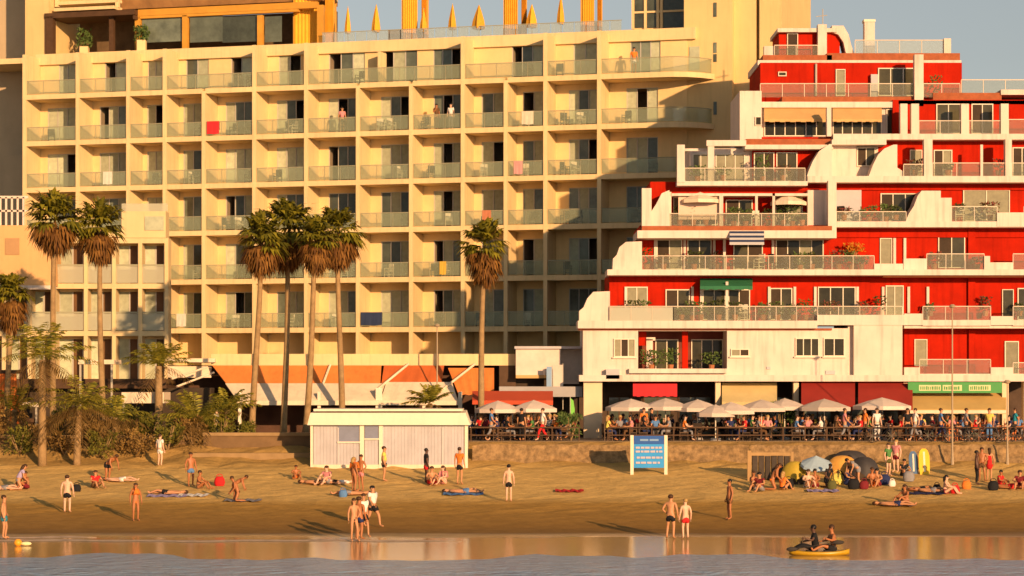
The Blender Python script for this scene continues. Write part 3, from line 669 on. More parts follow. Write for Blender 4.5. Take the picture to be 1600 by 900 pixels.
# storey 3
D = DS[3] + SB
b = MB(); b.pp([(957, 423), (958, 404), (964, 398), (968, 386), (978, 378), (1003, 377), (1003, 423)], DS[3] - .05, 1.4); b.build('curved_end_wall', WHITE, red)
window(1026, 374, 1066, 421, D, 2, 'm', 0); window(1074, 374, 1112, 421, D, 2, 'o'); window(1212, 374, 1287, 421, D, 4, 'm', 0); window(1375, 372, 1394, 420, D, 1, 'c'); window(1466, 369, 1508, 419, D, 2, 'o', 0)
window(1146, 380, 1192, 421, D, 2, 'o', 1)
for x in (1022, 1068, 1114, 1130, 1206, 1396, 1412): wmb.pb(x, 372, x + 4, 423, D - .12, .14)
rmb.pb(1513, 352, 1524, 421, D - .18, .2); wmb.pb(1130, 366, 1134, 421, DS[3] + .3, .12)
b = MB(); b.pb(1366, 412, 1412, 423, DS[3] - .05, .3); b.pb(1412, 404, 1448, 424, DS[3] - .1, .3); b.pb(1538, 400, 1547, 424, DS[3] - .1, .4); b.pb(1547, 410, 1583, 424, DS[3] - .1, .3); b.build_each('parapet', WHITE, red)
railing(1003, 1366, 399, 422, DS[3] + .02); railing(1448, 1538, 396, 422, DS[3] + .02); railing(1583, 1640, 396, 422, DS[3] + .02)
# 3/4 slab
smb.pb(996, 360, 1304, 372, DS[3] - .3, 5); tmb.pb(1003, 353, 1300, 360, DS[3] + .2, 1.5); smb.pb(1304, 346, 1640, 355, DS[4] - .2, 3)
rmb.pb(1304, 355, 1640, 371, DS[3] + SB - .12, .2)
# storey 4
D = DS[4] + SB
b = MB(); b.pb(1003, 294, 1018, 362, DS[4] - .3, .5); b.build('end_pillar', WHITE, red)
b = MB(); b.pp([(1018, 356), (1018, 330), (1026, 318), (1034, 302), (1046, 297), (1046, 356)], DS[4] - .1, 1.3); b.build('curved_end_wall', WHITE, red)
b = MB(); b.pb(1048, 302, 1262, 306, DS[4] + .2, 1.2); b.pb(1044, 300, 1049, 354, DS[4] + .2, .2); b.pb(1124, 306, 1130, 354, DS[4] + .2, .2); b.pb(1180, 306, 1184, 354, DS[4] + .2, .2); b.pb(1207, 302, 1211, 354, DS[4] + .2, .2); b.build_each('pergola', WHITE, red)
b = MB(); b.pb(1060, 307, 1124, 343, DS[4] + .45, .03); b.build('terrace_blind', mat('pink_blind', (.72, .52, .40), .85, .1, 1), red, )
window(1134, 312, 1176, 352, D, 2, 'm', 0); window(1052, 308, 1122, 352, D, 3, 'm'); window(1212, 308, 1254, 352, D, 2, 'c')
b = MB(); b.pb(1262, 297, 1294, 352, DS[4] + .9, .5); b.pb(1294, 282, 1307, 372, DS[4] - .45, .6); b.build_each('white_pier', WHITE, red)
b = MB(); b.pb(1307, 297, 1346, 352, D - .25, .2); b.build('roller_shutter', LAV, red)
window(1376, 302, 1434, 346, D, 3, 'o', 0); window(1505, 296, 1578, 346, D, 2, 'c')
b = MB(); b.pp([(1414, 349), (1420, 334), (1428, 322), (1434, 306), (1440, 298), (1470, 298), (1470, 309), (1487, 309), (1487, 349)], DS[4] - .1, 1.5); b.build('curved_buttress', WHITE, red)
b = MB(); b.pb(1558, 332, 1600, 354, DS[4] - .24, .3); b.build_each('parapet', WHITE, red)
railing(1046, 1262, 333, 354, DS[4] - .05); railing(1307, 1416, 330, 348, DS[4] - .05); railing(1487, 1558, 322, 347, DS[4] - .05); railing(1600, 1640, 322, 347, DS[4] - .05)
# 4/5 slab
smb.pb(1058, 283, 1262, 290, DS[5] - .35, 2.5); smb.pb(1262, 275, 1640, 285, DS[5] - .35, 3)
rmb.pb(1062, 290, 1262, 298, DS[4] + SB - .12, .2); rmb.pb(1308, 285, 1640, 297, DS[4] + SB - .12, .2)
# storey 5
D = DS[5] + SB
b = MB(); b.pb(1058, 226, 1070, 285, DS[5] - .4, .5); b.build('end_pillar', WHITE, red)
b = MB(); b.pb(1106, 228, 1116, 283, DS[5] + .1, .25); b.pb(1104, 219, 1166, 228, DS[5] + .05, .4); b.pb(1070, 232, 1106, 236, DS[5] + .9, .1); b.build_each('pergola', WHITE, red)
wmb.pb(1078, 232, 1176, 285, D + .3, 6)
window(1082, 240, 1108, 284, D + .3, 2, 'c'); window(1118, 240, 1164, 284, D + .3, 3, 'c'); window(1178, 238, 1210, 284, D, 2, 'o', 1); window(1213, 238, 1246, 284, D, 2, 'm')
b = MB(); b.pp([(1258, 284), (1264, 266), (1270, 252), (1280, 236), (1296, 225), (1300, 225), (1300, 284)], DS[5] - .1, 1.5); b.build('curved_buttress', WHITE, red)
b = MB(); b.pb(1300, 217, 1338, 278, DS[5] + 1.0, 1.2); b.pb(1300, 218, 1385, 226, DS[5] + .25, 1.9); b.build_each('white_pier', WHITE, red)
window(1339, 230, 1368, 260, D - .3, 2, 'o', 0); wmb.pb(1338, 226, 1372, 278, D - .28, .25)
b = MB(); b.pp([(1357, 277), (1364, 258), (1372, 242), (1382, 232), (1396, 226), (1402, 226), (1402, 262), (1412, 268), (1412, 277)], DS[5] - .1, 1.4); b.build('curved_buttress', WHITE, red)
window(1422, 234, 1441, 276, D, 1, 'c'); window(1459, 234, 1488, 276, D, 2, 'm', 0); window(1582, 230, 1612, 276, D, 2, 'o', 0)
cmb.pb(1444, 217, 1457, 283, DS[5] - .3, .5); cmb.pb(1571, 217, 1581, 276, DS[5] - .3, .5); cmb.pb(1532, 226, 1536, 276, DS[5] - .3, .15)
railing(1070, 1258, 262, 284, DS[5] - .2); railing(1412, 1444, 256, 276, DS[5] - .2); railing(1457, 1571, 254, 276, DS[5] - .2); railing(1581, 1640, 254, 276, DS[5] - .2)
# 5/6 slab
tmb.pb(1166, 217, 1302, 226, DS[6] - .1, 1.6); smb.pb(1164, 226, 1302, 233, DS[6] - .3, 4); smb.pb(1302, 209, 1640, 218, DS[6] - .35, 4)
# storey 6
D = DS[6] + SB
wmb.pb(1156, 142, 1190, 222, DS[6] + .2, 6); wmb.pb(1186, 166, 1420, 216, D + .4, 6)
window(1180, 182, 1190, 196, DS[6] + .2, 1, 'o')
for (a, b_, n) in ((1194, 1292, 6), (1301, 1378, 5)):
    window(a, 172, b_, 213, D + .4, n, 'o')
    aw = awning(a, b_, 167, 190, D + .35, .9, OCHRE, 3); aw.build('awning', OCHRE, red)
window(1385, 170, 1408, 210, D + .4, 1, 'o', 0); window(1463, 162, 1501, 209, D, 2, 'o'); window(1518, 162, 1552, 209, D, 2, 'm', 0)
for x, w_ in ((1292, 7), (1407, 11), (1424, 12), (1502, 12), (1564, 12)): cmb.pb(x, 162 if x > 1400 else 168, x + w_, 213 if x < 1400 else 210, DS[6] - .2, .5)
railing(1436, 1502, 188, 210, DS[6] - .1); railing(1514, 1564, 188, 210, DS[6] - .1); railing(1576, 1640, 186, 210, DS[6] - .1)
# 6/7 slab
tmb.pb(1222, 151, 1440, 159, DS[7] - .1, 1.6); smb.pb(1164, 159, 1406, 168, DS[7] - .35, 4); smb.pb(1404, 157, 1640, 163, DS[7] - .4, 5); tmb.pb(1458, 145, 1565, 157, DS[7] - .1, 1.5); wmb.pb(1564, 140, 1640, 148, DS[7] - .2, 5)
railing(1502, 1640, 124, 146, DS[7] + .1)
# storey 7
D = DS[7] + SB
window(1372, 106, 1431, 150, D, 3, 'o'); window(1216, 112, 1229, 119, D, 1, 'o'); window(1306, 108, 1321, 150, D, 1, 'c')
b = MB(); b.pb(1361, 116, 1372, 152, D - .3, .3); b.build('roller_shutter', LAV, red)
b = MB(); b.tube([(wx(1275, D - .1), D - .1, wz(100, D)), (wx(1275, D - .1), D - .1, wz(150, D))], .07, 7); b.build('drainpipe', METAL, red)
cmb.pb(1429, 85, 1443, 166, DS[7] - .4, .5)
railing(1188, 1429, 130, 152, DS[7] - .05); railing(1443, 1500, 130, 152, DS[7] - .05)
# roof over storey 7
tmb.pb(1192, 86, 1300, 96, DS[8] - .1, 5); tmb.pb(1292, 83, 1500, 94, DS[8] - .1, 5); smb.pb(1184, 94, 1502, 104, DS[8] - .6, 6)
# penthouse
D = DS[8] + .9
rmb.pb(1217, 48, 1312, 97, D, 3.5); smb.pb(1215, 44, 1308, 50, D - .4, 4.2)
b = MB(); b.pb(1278, 38, 1292, 108, D - .55, .6); b.build_each('white_pier', WHITE, red)
window(1230, 52, 1247, 94, D, 1, 'o', 0)
b = MB(); b.pp([(1300, 40), (1318, 40), (1326, 54), (1330, 70), (1335, 84), (1322, 84), (1318, 66), (1310, 54), (1300, 50)], D - .3, 1.6); b.build('curved_stair_wall', WHITE, red)
b = MB(); b.pb(1351, 33, 1367, 90, D + .5, .7); ch = b.build('chimney', WHITE, red)
b = MB(); b.pb(1350, 30, 1368, 34, D + .45, .8); b.build('chimney_cap', WHITE2, ch)
b = MB(); b.tube([(wx(1289, D), D + 1, wz(46, D)), (wx(1289, D), D + 1, wz(10, D))], .03, 5); b.tube([(wx(1278, D), D + 1, wz(22, D)), (wx(1296, D), D + 1, wz(20, D))], .025, 5); b.build('aerial', METAL, red)
b = MB(); b.pb(1475, 60, 1486, 86, D - .6, .5); b.pb(1194, 72, 1210, 96, D - .6, .5); b.build_each('parapet', WHITE, red)
railing(1336, 1475, 62, 86, D - .5, glassmat('roof_guard_glass', (.45, .52, .55), .38)); railing(1210, 1278, 70, 94, D - .7)
wmb.build_each('white_wall', WHITE, red); rmb.build_each('red_wall', RED, red); tmb.build_each('terracotta_coping', TILE, red); cmb.build_each('white_column', WHITE, red); smb.build_each('terrace_slab', WHITE, red)
# awnings over the terraces
a = awning(1094, 1176, 436, 452, DS[2] + SB - .15, 1.3, GREENF, 4); a.build('awning', GREENF, red)['label'] = 'green awning'
a = MB(); Da = DS[3] - .33
for k in range(6):
    y0, y1 = 362 + k * 3.4, 362 + (k + 1) * 3.4; d0, d1 = Da - .8 * k / 6, Da - .8 * (k + 1) / 6; a.mi = k % 2
    a.hexa([(wx(1140, d1), d1, wz(y1, d1)), (wx(1194, d1), d1, wz(y1, d1)), (wx(1194, d0), d0, wz(y0, d0)), (wx(1140, d0), d0, wz(y0, d0))], [(wx(1140, d1), d1, wz(y1, d1) + .03), (wx(1194, d1), d1, wz(y1, d1) + .03), (wx(1194, d0), d0, wz(y0, d0) + .03), (wx(1140, d0), d0, wz(y0, d0) + .03)])
a.build('awning', [NAVY, mat('pale_stripe', (.55, .52, .50), .8, .05, 1)], red)['label'] = 'navy and white striped awning'
# ---- ground floor: recessed shopfronts, columns, awnings
D0 = DS[1] + 2.2
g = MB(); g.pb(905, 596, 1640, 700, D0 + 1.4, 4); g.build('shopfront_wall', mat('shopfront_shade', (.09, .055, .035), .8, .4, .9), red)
g = MB()
for x, w_ in ((912, 29), (1118, 8), (1240, 8), (1412, 8), (1566, 10), (1600, 12)): g.pb(x, 594, x + w_, 702, DS[1] - .1, .7)
g.build_each('ground_column', mat('peach_column', (.80, .60, .38), .8, .1, .6), red)
for (x0, x1) in ((950, 985), (1005, 1050), (1060, 1112), (1132, 1180), (1190, 1234), (1255, 1300), (1310, 1350), (1360, 1405), (1428, 1490), (1500, 1560)):
    fr = MB(); Dd = D0 + 1.38
    fr.pb(x0, 618, x0 + 2, 694, Dd - .06, .07); fr.pb(x1 - 2, 618, x1, 694, Dd - .06, .07); fr.pb(x0 + 2, 618, x1 - 2, 621, Dd - .06, .07); fr.pb((x0 + x1) / 2 - 1, 621, (x0 + x1) / 2 + 1, 694, Dd - .05, .05)
    o = fr.build('shop_window', BROWN, red); p = MB(); p.pb(x0 + 2, 621, x1 - 2, 694, Dd - .03, .02); p.build('pane', PANE, o)
a = awning(989, 1058, 597, 619, DS[1] + .8, .9, CRIMSON, 18); a.build('awning', CRIMSON, red)['label'] = 'crimson awning'
a = awning(1128, 1214, 599, 634, DS[1] + .8, 1.6, OCHRE, 5); a.build('awning', mat('straw_awning', (.62, .48, .22), .85, .15, .8), red)['label'] = 'straw coloured awning'
for x0, x1 in ((1252, 1336), (1341, 1426)):
    a = awning(x0, x1, 594, 640, DS[1] + .3, 2.6, MAROON, 5); a.build('awning', MAROON, red)['label'] = 'dark maroon awning'
a = awning(1422, 1572, 614, 646, DS[1] + .5, 2.0, OCHRE, 5); aw = a.build('awning', mat('tan_awning', (.58, .38, .13), .85, .12, .8), red); aw['label'] = 'wide tan awning below the green sign'
b = MB(); b.pb(1422, 641, 1572, 646, DS[1] - 1.56, .03); b.build('valance', CREAMF, aw)
b = MB(); b.pb(1419, 597, 1566, 614, DS[1] - .75, .2); sg = b.build('shop_sign', GREENS, red)
rr = random.Random(11)
def word(x0, x1, y0, y1, D, b, wmin=3.2):      # a line of small, unreadable capitals as in the photograph
    x = x0
    while x < x1 - 2:
        w_ = rr.uniform(wmin, wmin * 1.5); k = rr.random()
        b.pb(x, y0, x + .9, y1, D, .02)
        if k < .7: b.pb(x + .9, y0, x + w_ - .7, y0 + 1.6, D, .02)
        if k > .3: b.pb(x + .9, y1 - 1.6, x + w_ - .7, y1, D, .02)
        if k > .5: b.pb(x + w_ - 1.6, y0 + 1.6, x + w_ - .7, y1 - 1.6, D, .02)
        x += w_ + .5
for wa, wb in ((1436, 1470), (1473, 1503), (1514, 1548)):
    b = MB(); b.pb(wa, 601.5, wb, 610.5, DS[1] - .76, .012); q = b.build('name_panel', mat('cream_letters', (.62, .62, .32), .6, .1, 1), sg)
    b = MB(); x = wa + 2
    while x < wb - 3: w2 = rr.uniform(1.2, 2.4); b.pb(x, 603.2 + rr.random(), x + w2, 609, DS[1] - .768, .008); x += w2 + rr.uniform(.9, 1.6)
    b.build('lettering', GREENS, q)

# plants, blinds, furniture and people up on the terraces
def pot_plant(px, py, D, h, wd, label, m=PLANT, group='potted plants on the red building terraces'):
    c = (wx(px, D), D, wz(py, D)); t = thing('potted_plant', label, 'plant', c, group)
    b = MB(); b.tube([c, (c[0], c[1], c[2] + .3)], [.13, .18], 9); b.build('pot', mat('clay_pot', (.4, .15, .06), .8, .15, 2), t)
    b = MB(); rr = random.Random(int(px * 7 + py))
    for k in range(int(90 * wd)):
        a = rr.random() * 6.28; r_ = wd * .5 * rr.random() ** .5; p = Vector((c[0] + r_ * math.cos(a), c[1] + .5 * r_ * math.sin(a), c[2] + .3 + h * rr.random() ** .8))
        q = Vector((rr.uniform(-1, 1), rr.uniform(-1, 1), rr.uniform(-.4, 1))).normalized() * .15; s_ = q.orthogonal().normalized() * .06
        b.add([p - s_, p + q, p + s_, p - q * .4], [(0, 1, 2, 3)])
    b.build('foliage', m, t)
for (px, py, st, h, wd, lab) in ((1192, 284, 5, 1.2, .9, 'bushy potted plant on the terrace under the terracotta coping'), (1146, 354, 4, .8, .8, 'low potted plant by the pergola posts of the pink blind terrace'), (1165, 354, 4, .7, .9, 'wide low potted plant right of the pink blind'),
                                 (1238, 354, 4, 1.4, 1.0, 'tall potted plant beside the white pier of the pergola terrace'), (1358, 347, 4, .6, 1.0, 'low potted plant in front of the red wall beside the grey shutter'), (1384, 347, 4, .7, .9, 'potted plant left of the curved white buttress'),
                                 (1250, 422, 3, .7, .8, 'potted plant in front of the wide window right of the striped awning'), (1330, 422, 3, .8, 1.0, 'potted plant beside the orange flowers'), (1010, 500, 2, .8, .7, 'potted plant at the curved end of the terrace below the green awning'), (1095, 500, 2, .7, .9, 'potted plant beneath the left edge of the green awning'),
                                 (1215, 500, 2, .7, .8, 'potted plant right of the green awning'), (1018, 578, 1, .8, 1.3, 'wide potted plant at the left of the dark loggia'), (1048, 578, 1, .9, 1.0, 'potted plant in the dark loggia beside the red pillar'), (1112, 578, 1, .7, 1.2, 'potted plant at the right end of the dark loggia'), (1462, 150, 7, .9, .8, 'pale potted plant on the top terrace by the red wall'),
                                 (1090, 284, 5, .6, 1.1, 'low potted plant in front of the beige pergola windows')):
    pot_plant(px, py, DS[st] + .5, h, wd, lab)
pot_plant(1335, 402, DS[3] + .9, .5, 1.3, 'orange flowering plant on the red terrace', leafmat('orange_flower', (.75, .30, .02), (.5, .2, .03)))
def box_item(name, cat, label, px0, py0, px1, py1, D, dep, m, legs=True):      # terrace table: top with turned legs
    t = thing(name, label, cat, (wx((px0 + px1) / 2, D), D, wz(py1, D)))
    b = MB(); b.pb(px0, py0, px1, py0 + 2, D, dep); b.build('table_top', m, t)
    for x in (px0 + 1, px1 - 2.5):
        for d in (.05, dep - .1): b = MB(); b.pb(x, py0 + 2, x + 1.5, py1, D + d, .05); b.build('leg', m, t)
box_item('terrace_table', 'table', 'white table on the terrace beneath the pergola', 1150, 337, 1176, 354, DS[4] + .6, .7, WHITE2)
box_item('terrace_table', 'table', 'dark table under the striped awning', 1140, 406, 1166, 422, DS[3] + .5, .7, DARKC)
box_item('terrace_table', 'table', 'pale pink table at the left of the green awning', 1016, 484, 1040, 501, DS[2] + .4, .7, mat('pink_paint', (.65, .45, .4), .7, .1, 1))
for (px, py, st, col, lab) in ((1180, 354, 4, 'white', 'white chair at the table under the pergola'), (1186, 422, 3, 'white', 'white chair under the striped awning'), (1200, 422, 3, 'dark', 'dark chair just right of the striped awning'), (1232, 422, 3, 'dark', 'dark chair before the wide terrace window'), (1050, 501, 2, 'dark', 'dark chair beside the pink terrace table'),
                               (1160, 501, 2, 'white', 'white chair beneath the green awning'), (1310, 347, 4, 'dark', 'dark chair in front of the grey shutter'), (1500, 347, 4, 'white', 'white chair between the curved buttress and the olive window')):
    copy_tree(bch[col], (wx(px, DS[st] + .7), DS[st] + .7, wz(py, DS[st] + .7)), R.uniform(-1, 1), 1, lab, 'chairs on the red building terraces')

# rows of pots along the terraces, and small wall lamps
rr = random.Random(55)
NAMES = {5: 'terrace with the curved white buttresses', 4: 'terrace with the pink blind', 3: 'terrace with the striped awning', 2: 'terrace with the green awning'}
PLANT2 = leafmat('terrace_shrub', (.03, .05, .012), (.10, .12, .03)); PLANT3 = leafmat('pink_bloom', (.30, .06, .06), (.10, .12, .03))
for st, xs_ in ((5, (1132, 1222, 1430, 1478, 1560)), (4, (1064, 1084, 1104, 1202, 1222, 1254, 1320, 1400, 1500, 1550)), (3, (1012, 1036, 1086, 1122, 1272, 1312, 1348, 1460, 1530)), (2, (968, 990, 1064, 1082, 1126, 1150, 1192, 1240, 1258, 1300, 1346, 1376, 1452, 1540, 1592))):
    yb = {5: 282, 4: 352, 3: 421, 2: 500}[st]
    for i, x in enumerate(xs_):
        xr = x > 1300
        y_ = yb - ((8 if st != 2 else 6) if xr and st != 3 else 0)
        pot_plant(x + rr.uniform(-3, 3), y_, DS[st] + rr.uniform(.4, 1.1), rr.uniform(.35, .95), rr.uniform(.6, 1.1), f'{ORD[i] if i < 14 else "last"} potted plant in the row on the ' + NAMES[st], rr.choice([PLANT, PLANT2, PLANT2, PLANT3]), 'pots in the row along the ' + NAMES[st])
# ------------------------------------------------------------------ SEAFRONT RESTAURANT WITH ORANGE AWNINGS
rs = thing('seafront_restaurant', 'low restaurant with orange and cream canvas awnings in front of the hotel', 'restaurant', (wx(560, 140), 140, 3.2))
b = MB(); b.pb(330, 553, 806, 571, 139.5, 12); b.build('roof', CREAM, rs)
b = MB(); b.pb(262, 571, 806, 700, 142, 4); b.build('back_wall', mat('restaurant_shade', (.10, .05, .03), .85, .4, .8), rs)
b = MB(); b.pb(780, 571, 806, 700, 139.5, 2.4); b.build('side_wall', BROWN, rs)
def slope(x0, x1, xa, xb, ya, yb, Da, Db, m, name, lab=None, th=.04, seg=10):
    b = MB(); P = []
    for k in range(seg + 1):
        f = k / seg; xt = x0 + (x1 - x0) * f; xl = xa + (xb - xa) * f; sag = .05 * math.sin(f * math.pi * 5) ** 2
        P.append(((wx(xt, Da), Da, wz(ya, Da)), (wx(xl, Db), Db, wz(yb, Db) - sag)))
    for (a, c), (d, e) in zip(P, P[1:]):
        b.hexa([c, e, d, a], [tuple(Vector(q) + Vector((0, 0, th))) for q in (c, e, d, a)])
    o = b.build(name, m, rs)
    if lab: o['label'] = lab
    return o
slope(332, 596, 356, 594, 572, 603, 139.4, 138.2, ORANGE, 'upper_awning', 'bright orange awning')
slope(600, 694, 596, 690, 572, 600, 139.4, 138.2, DARK_ORANGE, 'upper_awning', 'darker orange awning')  # middle section, a darker orange than the awnings either side
slope(700, 772, 716, 772, 576, 616, 139.4, 137.6, ORANGE, 'upper_awning', 'short orange awning at the end')
slope(352, 602, 372, 592, 600, 628, 138.15, 136.6, CREAMF, 'lower_awning'); slope(604, 706, 594, 716, 598, 628, 138.1, 136.6, CREAMF, 'lower_awning')
b = MB(); b.pb(370, 626, 716, 633, 136.55, .05); b.build('valance', CREAMF, rs)
for (x0, y0, x1, y1, Da, Db) in ((638, 571, 588, 612, 139.3, 137.4), (742, 571, 690, 612, 139.3, 137.4), (516, 572, 504, 604, 139.3, 138.1)):
    b = MB(); b.tube([(wx(x0, Da), Da, wz(y0, Da) + .08), (wx(x1, Db), Db, wz(y1, Db) + .08)], .07, 6); b.build('awning_arm', CREAMF, rs)
for x, w_ in ((496, 5), (587, 10), (716, 6), (372, 5), (660, 5)):
    b = MB(); b.pb(x, 612 if x != 587 else 606, x + w_, 700, 136.7, .18); b.build('post', WHITE2, rs)
# open roof rafters on the left end
for (x0, y0, x1, y1) in ((268, 592, 322, 574), (276, 604, 334, 582)):
    b = MB(); b.tube([(wx(x0, 136), 136, wz(y0, 136)), (wx(x1, 138), 138, wz(y1, 138))], .06, 6); b.build('rafter', CREAMF, rs)
b = MB(); b.pb(250, 560, 336, 566, 139, 5); b.pb(262, 572, 330, 590, 140, .3); b.build('lean_to_roof', CREAMF, rs)
# small flat canopies among the palms on the left
def canopy(name, x0, x1, y0, y1, yb, D, label, m=CREAMF):
    t = thing(name, label, 'canopy', (wx((x0 + x1) / 2, D), D, gz(D)))
    b = MB(); b.pb(x0, y0, x1, y1, D, 2.6); b.build('roof', m, t)
    for x in (x0 + 2, x1 - 5):
        for d in (.1, 2.3): b = MB(); b.pb(x, y1, x + 3, yb, D + d, .1); b.build('post', METAL, t)
canopy('flat_canopy', 122, 178, 562, 569, 672, 136.5, 'small flat pale canopy on posts just behind the feather palms')
canopy('flat_canopy', 190, 256, 613, 630, 690, 133.5, 'cream canopy with a deep fascia between the bushes')
canopy('flat_canopy', 28, 60, 629, 636, 680, 133, 'narrow pale canopy beside the orange drapes at the far left')
b = MB(); n = 14; D = 132
t = thing('orange_drape', 'orange fabric windbreak hanging on a timber frame at the far left', 'windbreak', (wx(14, D), D, 3.2))
for (x0, x1, y0, y1) in ((-6, 26, 584, 655), (12, 30, 618, 668)):
    b = MB()
    for k in range(n):
        a, c = x0 + (x1 - x0) * k / n, x0 + (x1 - x0) * (k + 1) / n; d0, d1 = D + .12 * (k % 2), D + .12 * ((k + 1) % 2)
        b.hexa([(wx(a, D), d0, wz(y1, D)), (wx(c, D), d1, wz(y1, D)), (wx(c, D), d1 + .02, wz(y1, D)), (wx(a, D), d0 + .02, wz(y1, D))], [(wx(a, D), d0, wz(y0, D)), (wx(c, D), d1, wz(y0, D)), (wx(c, D), d1 + .02, wz(y0, D)), (wx(a, D), d0 + .02, wz(y0, D))])
    b.build('drape', ORANGE, t)
b = MB(); b.pb(-8, 578, 34, 584, D + .2, .2); b.pb(30, 584, 34, 690, D + .2, .2); b.pb(-8, 584, -5, 690, D + .2, .2); b.build('frame', BROWN, t)
t = thing('beach_bar', 'dark timber beach bar in the shade behind the palms', 'bar', (wx(90, 135), 135, 3.2))
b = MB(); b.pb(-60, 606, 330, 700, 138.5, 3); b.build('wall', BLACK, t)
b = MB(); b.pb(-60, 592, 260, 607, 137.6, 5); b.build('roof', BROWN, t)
b = MB(); b.pb(40, 654, 250, 660, 135.5, .8); b.pb(42, 660, 248, 690, 135.7, .4); b.build('counter', BROWN, t)

# ------------------------------------------------------------------ white hoarding kiosk, banners
k = thing('hoarding_kiosk', 'pinkish white kiosk with a plain hoarding between the restaurant and the red building', 'kiosk', (wx(850, 139), 139, 3.2))
b = MB(); b.pb(806, 544, 876, 586, 138.6, 3.5); b.pb(876, 544, 908, 600, 139.6, 3); b.build('wall', mat('pinkish_hoarding', (.74, .60, .50), .8, .14, 1.2), k)
b = MB(); b.pb(804, 541, 908, 545, 138.4, 3.8); b.build('roof', LAV, k)
b = MB(); b.pb(806, 586, 858, 591, 138.5, .3); b.build('ochre_band', OCHRE, k)
b = MB(); b.pb(806, 591, 908, 690, 139.8, 2.5); b.build('counter_front', BLACK, k)
b = MB(); b.pb(780, 604, 910, 620, 136.8, 2.6); b.build('grey_canopy', GREY, k)
for (x0, x1, y0, y1, m, lab) in ((854, 862, 573, 606, mat('blue_banner', (.25, .38, .55), .7, .1, 1), 'pale blue upright banner on the kiosk front'), (864, 879, 570, 606, PARA, 'white upright banner on the kiosk front')):
    b = MB(); b.pb(x0, y0, x1, y1, 137.6, .03); o = b.build('banner', m, k); o['label'] = lab
    b = MB(); b.pb(x1, y0 - 2, x1 + 1.2, 640, 137.6, .04); b.build('pole', METAL, o)
fl = thing('feather_flag', 'bright green feather flag on a pole beside the peach column', 'flag', (wx(893, 131), 131, gz(131)))
b = MB(); b.tube([(wx(891, 131), 131, gz(131)), (wx(891, 131), 131, wz(620, 131))], .025, 6); b.build('pole', METAL, fl)
b = MB(); b.pp([(891.5, 622), (896, 626), (898, 640), (897, 655), (892, 660)], 130.99, .02); b.build('flag', mat('green_flag', (.2, .55, .08), .7, .1, 1), fl)
b = MB(); b.pb(738, 621, 864, 632, 134.2, .06); o = b.build('scarlet_canopy', mat('scarlet_canvas', (.55, .08, .03), .8, .1, 1)); 
st_ = thing('scarlet_awning', 'long scarlet awning on posts over the terrace beside the kiosk', 'awning', (wx(800, 134.2), 134.2, 3.2)); 
bpy.data.objects.remove(o)
a = awning(738, 864, 612, 632, 135.8, 1.8, CRIMSON, 5); a.build('canvas', mat('scarlet_canvas', (.55, .08, .03), .8, .1, 1), st_)
for x in (742, 800, 858): b = MB(); b.pb(x, 626, x + 2, 700, 134.3, .07); b.build('post', METAL, st_)

# ------------------------------------------------------------------ WHITE BEACH CABIN
D = 124.0; zc = gz(D) - .15
cb = thing('beach_cabin', 'white boarded beach cabin with a thick flat roof standing on the sand', 'cabin', (wx(608, D), D, gz(D)))
b = MB(); x0, x1 = wx(484, D), wx(732, D); zt, zb = wz(645, D), wz(664, D)
b.hexa([(x0 - .1, D - .35, zb), (x1 + .1, D - .35, zb), (x1 + .1, D + 3.6, zb), (x0 - .1, D + 3.6, zb)], [(x0 + .05, D - .25, zt), (x1 - .15, D - .25, zt), (x1 - .15, D + 3.5, zt + .1), (x0 + .05, D + 3.5, zt + .1)])
b.box(x0 + .2, x1 - .3, D - .1, D + 3.3, zt + .08, zt + .2); b.build('roof', WHITE2, cb)
b = MB(); rr = random.Random(4)
def boards(xa, xb, ya, yb, D, dep=.06, step=5.2):
    x = xa
    while x < xb - 1: q = min(x + step - .22, xb); b.pb(x, ya, q, yb, D - rr.random() * .015, dep); x += step
boards(490, 562, 665, 726, D); boards(570, 726, 665, 726, D)
b.pb(486, 664, 730, 728, D + .06, 3.2)
wl = b.build('wall', mat('cabin_boards', (.47, .45, .47), .7, .10, 1.4, streak=.12), cb)
b = MB(); b.pb(486, 726, 730, 735, D - .08, .13); b.build('base_board', CREAMF, cb)
b = MB()
for x, w_ in ((485, 4), (562, 7), (592, 6), (726, 5)): b.pb(x, 664, x + w_, 732, D - .1, .12)
b.build_each('corner_post', WHITE2, cb)
for (xa, xb, ya, yb) in ((528, 561, 666, 690), (570, 591, 666, 685)):
    b = MB(); b.pb(xa, ya, xb, yb, D - .05, .05); o = b.build('hatch', mat('hatch_blue', (.20, .22, .30), .5, .2, 1), cb)
    b = MB(); b.pb(xa - 1, yb, xb + 1, yb + 2, D - .12, .12); b.build('sill', WHITE2, o)
for x in (527, 690):
    b = MB(); b.pb(x, 668, x + 2.5, 727, D - .06, .06); b.build('door_edge', LAV, cb)
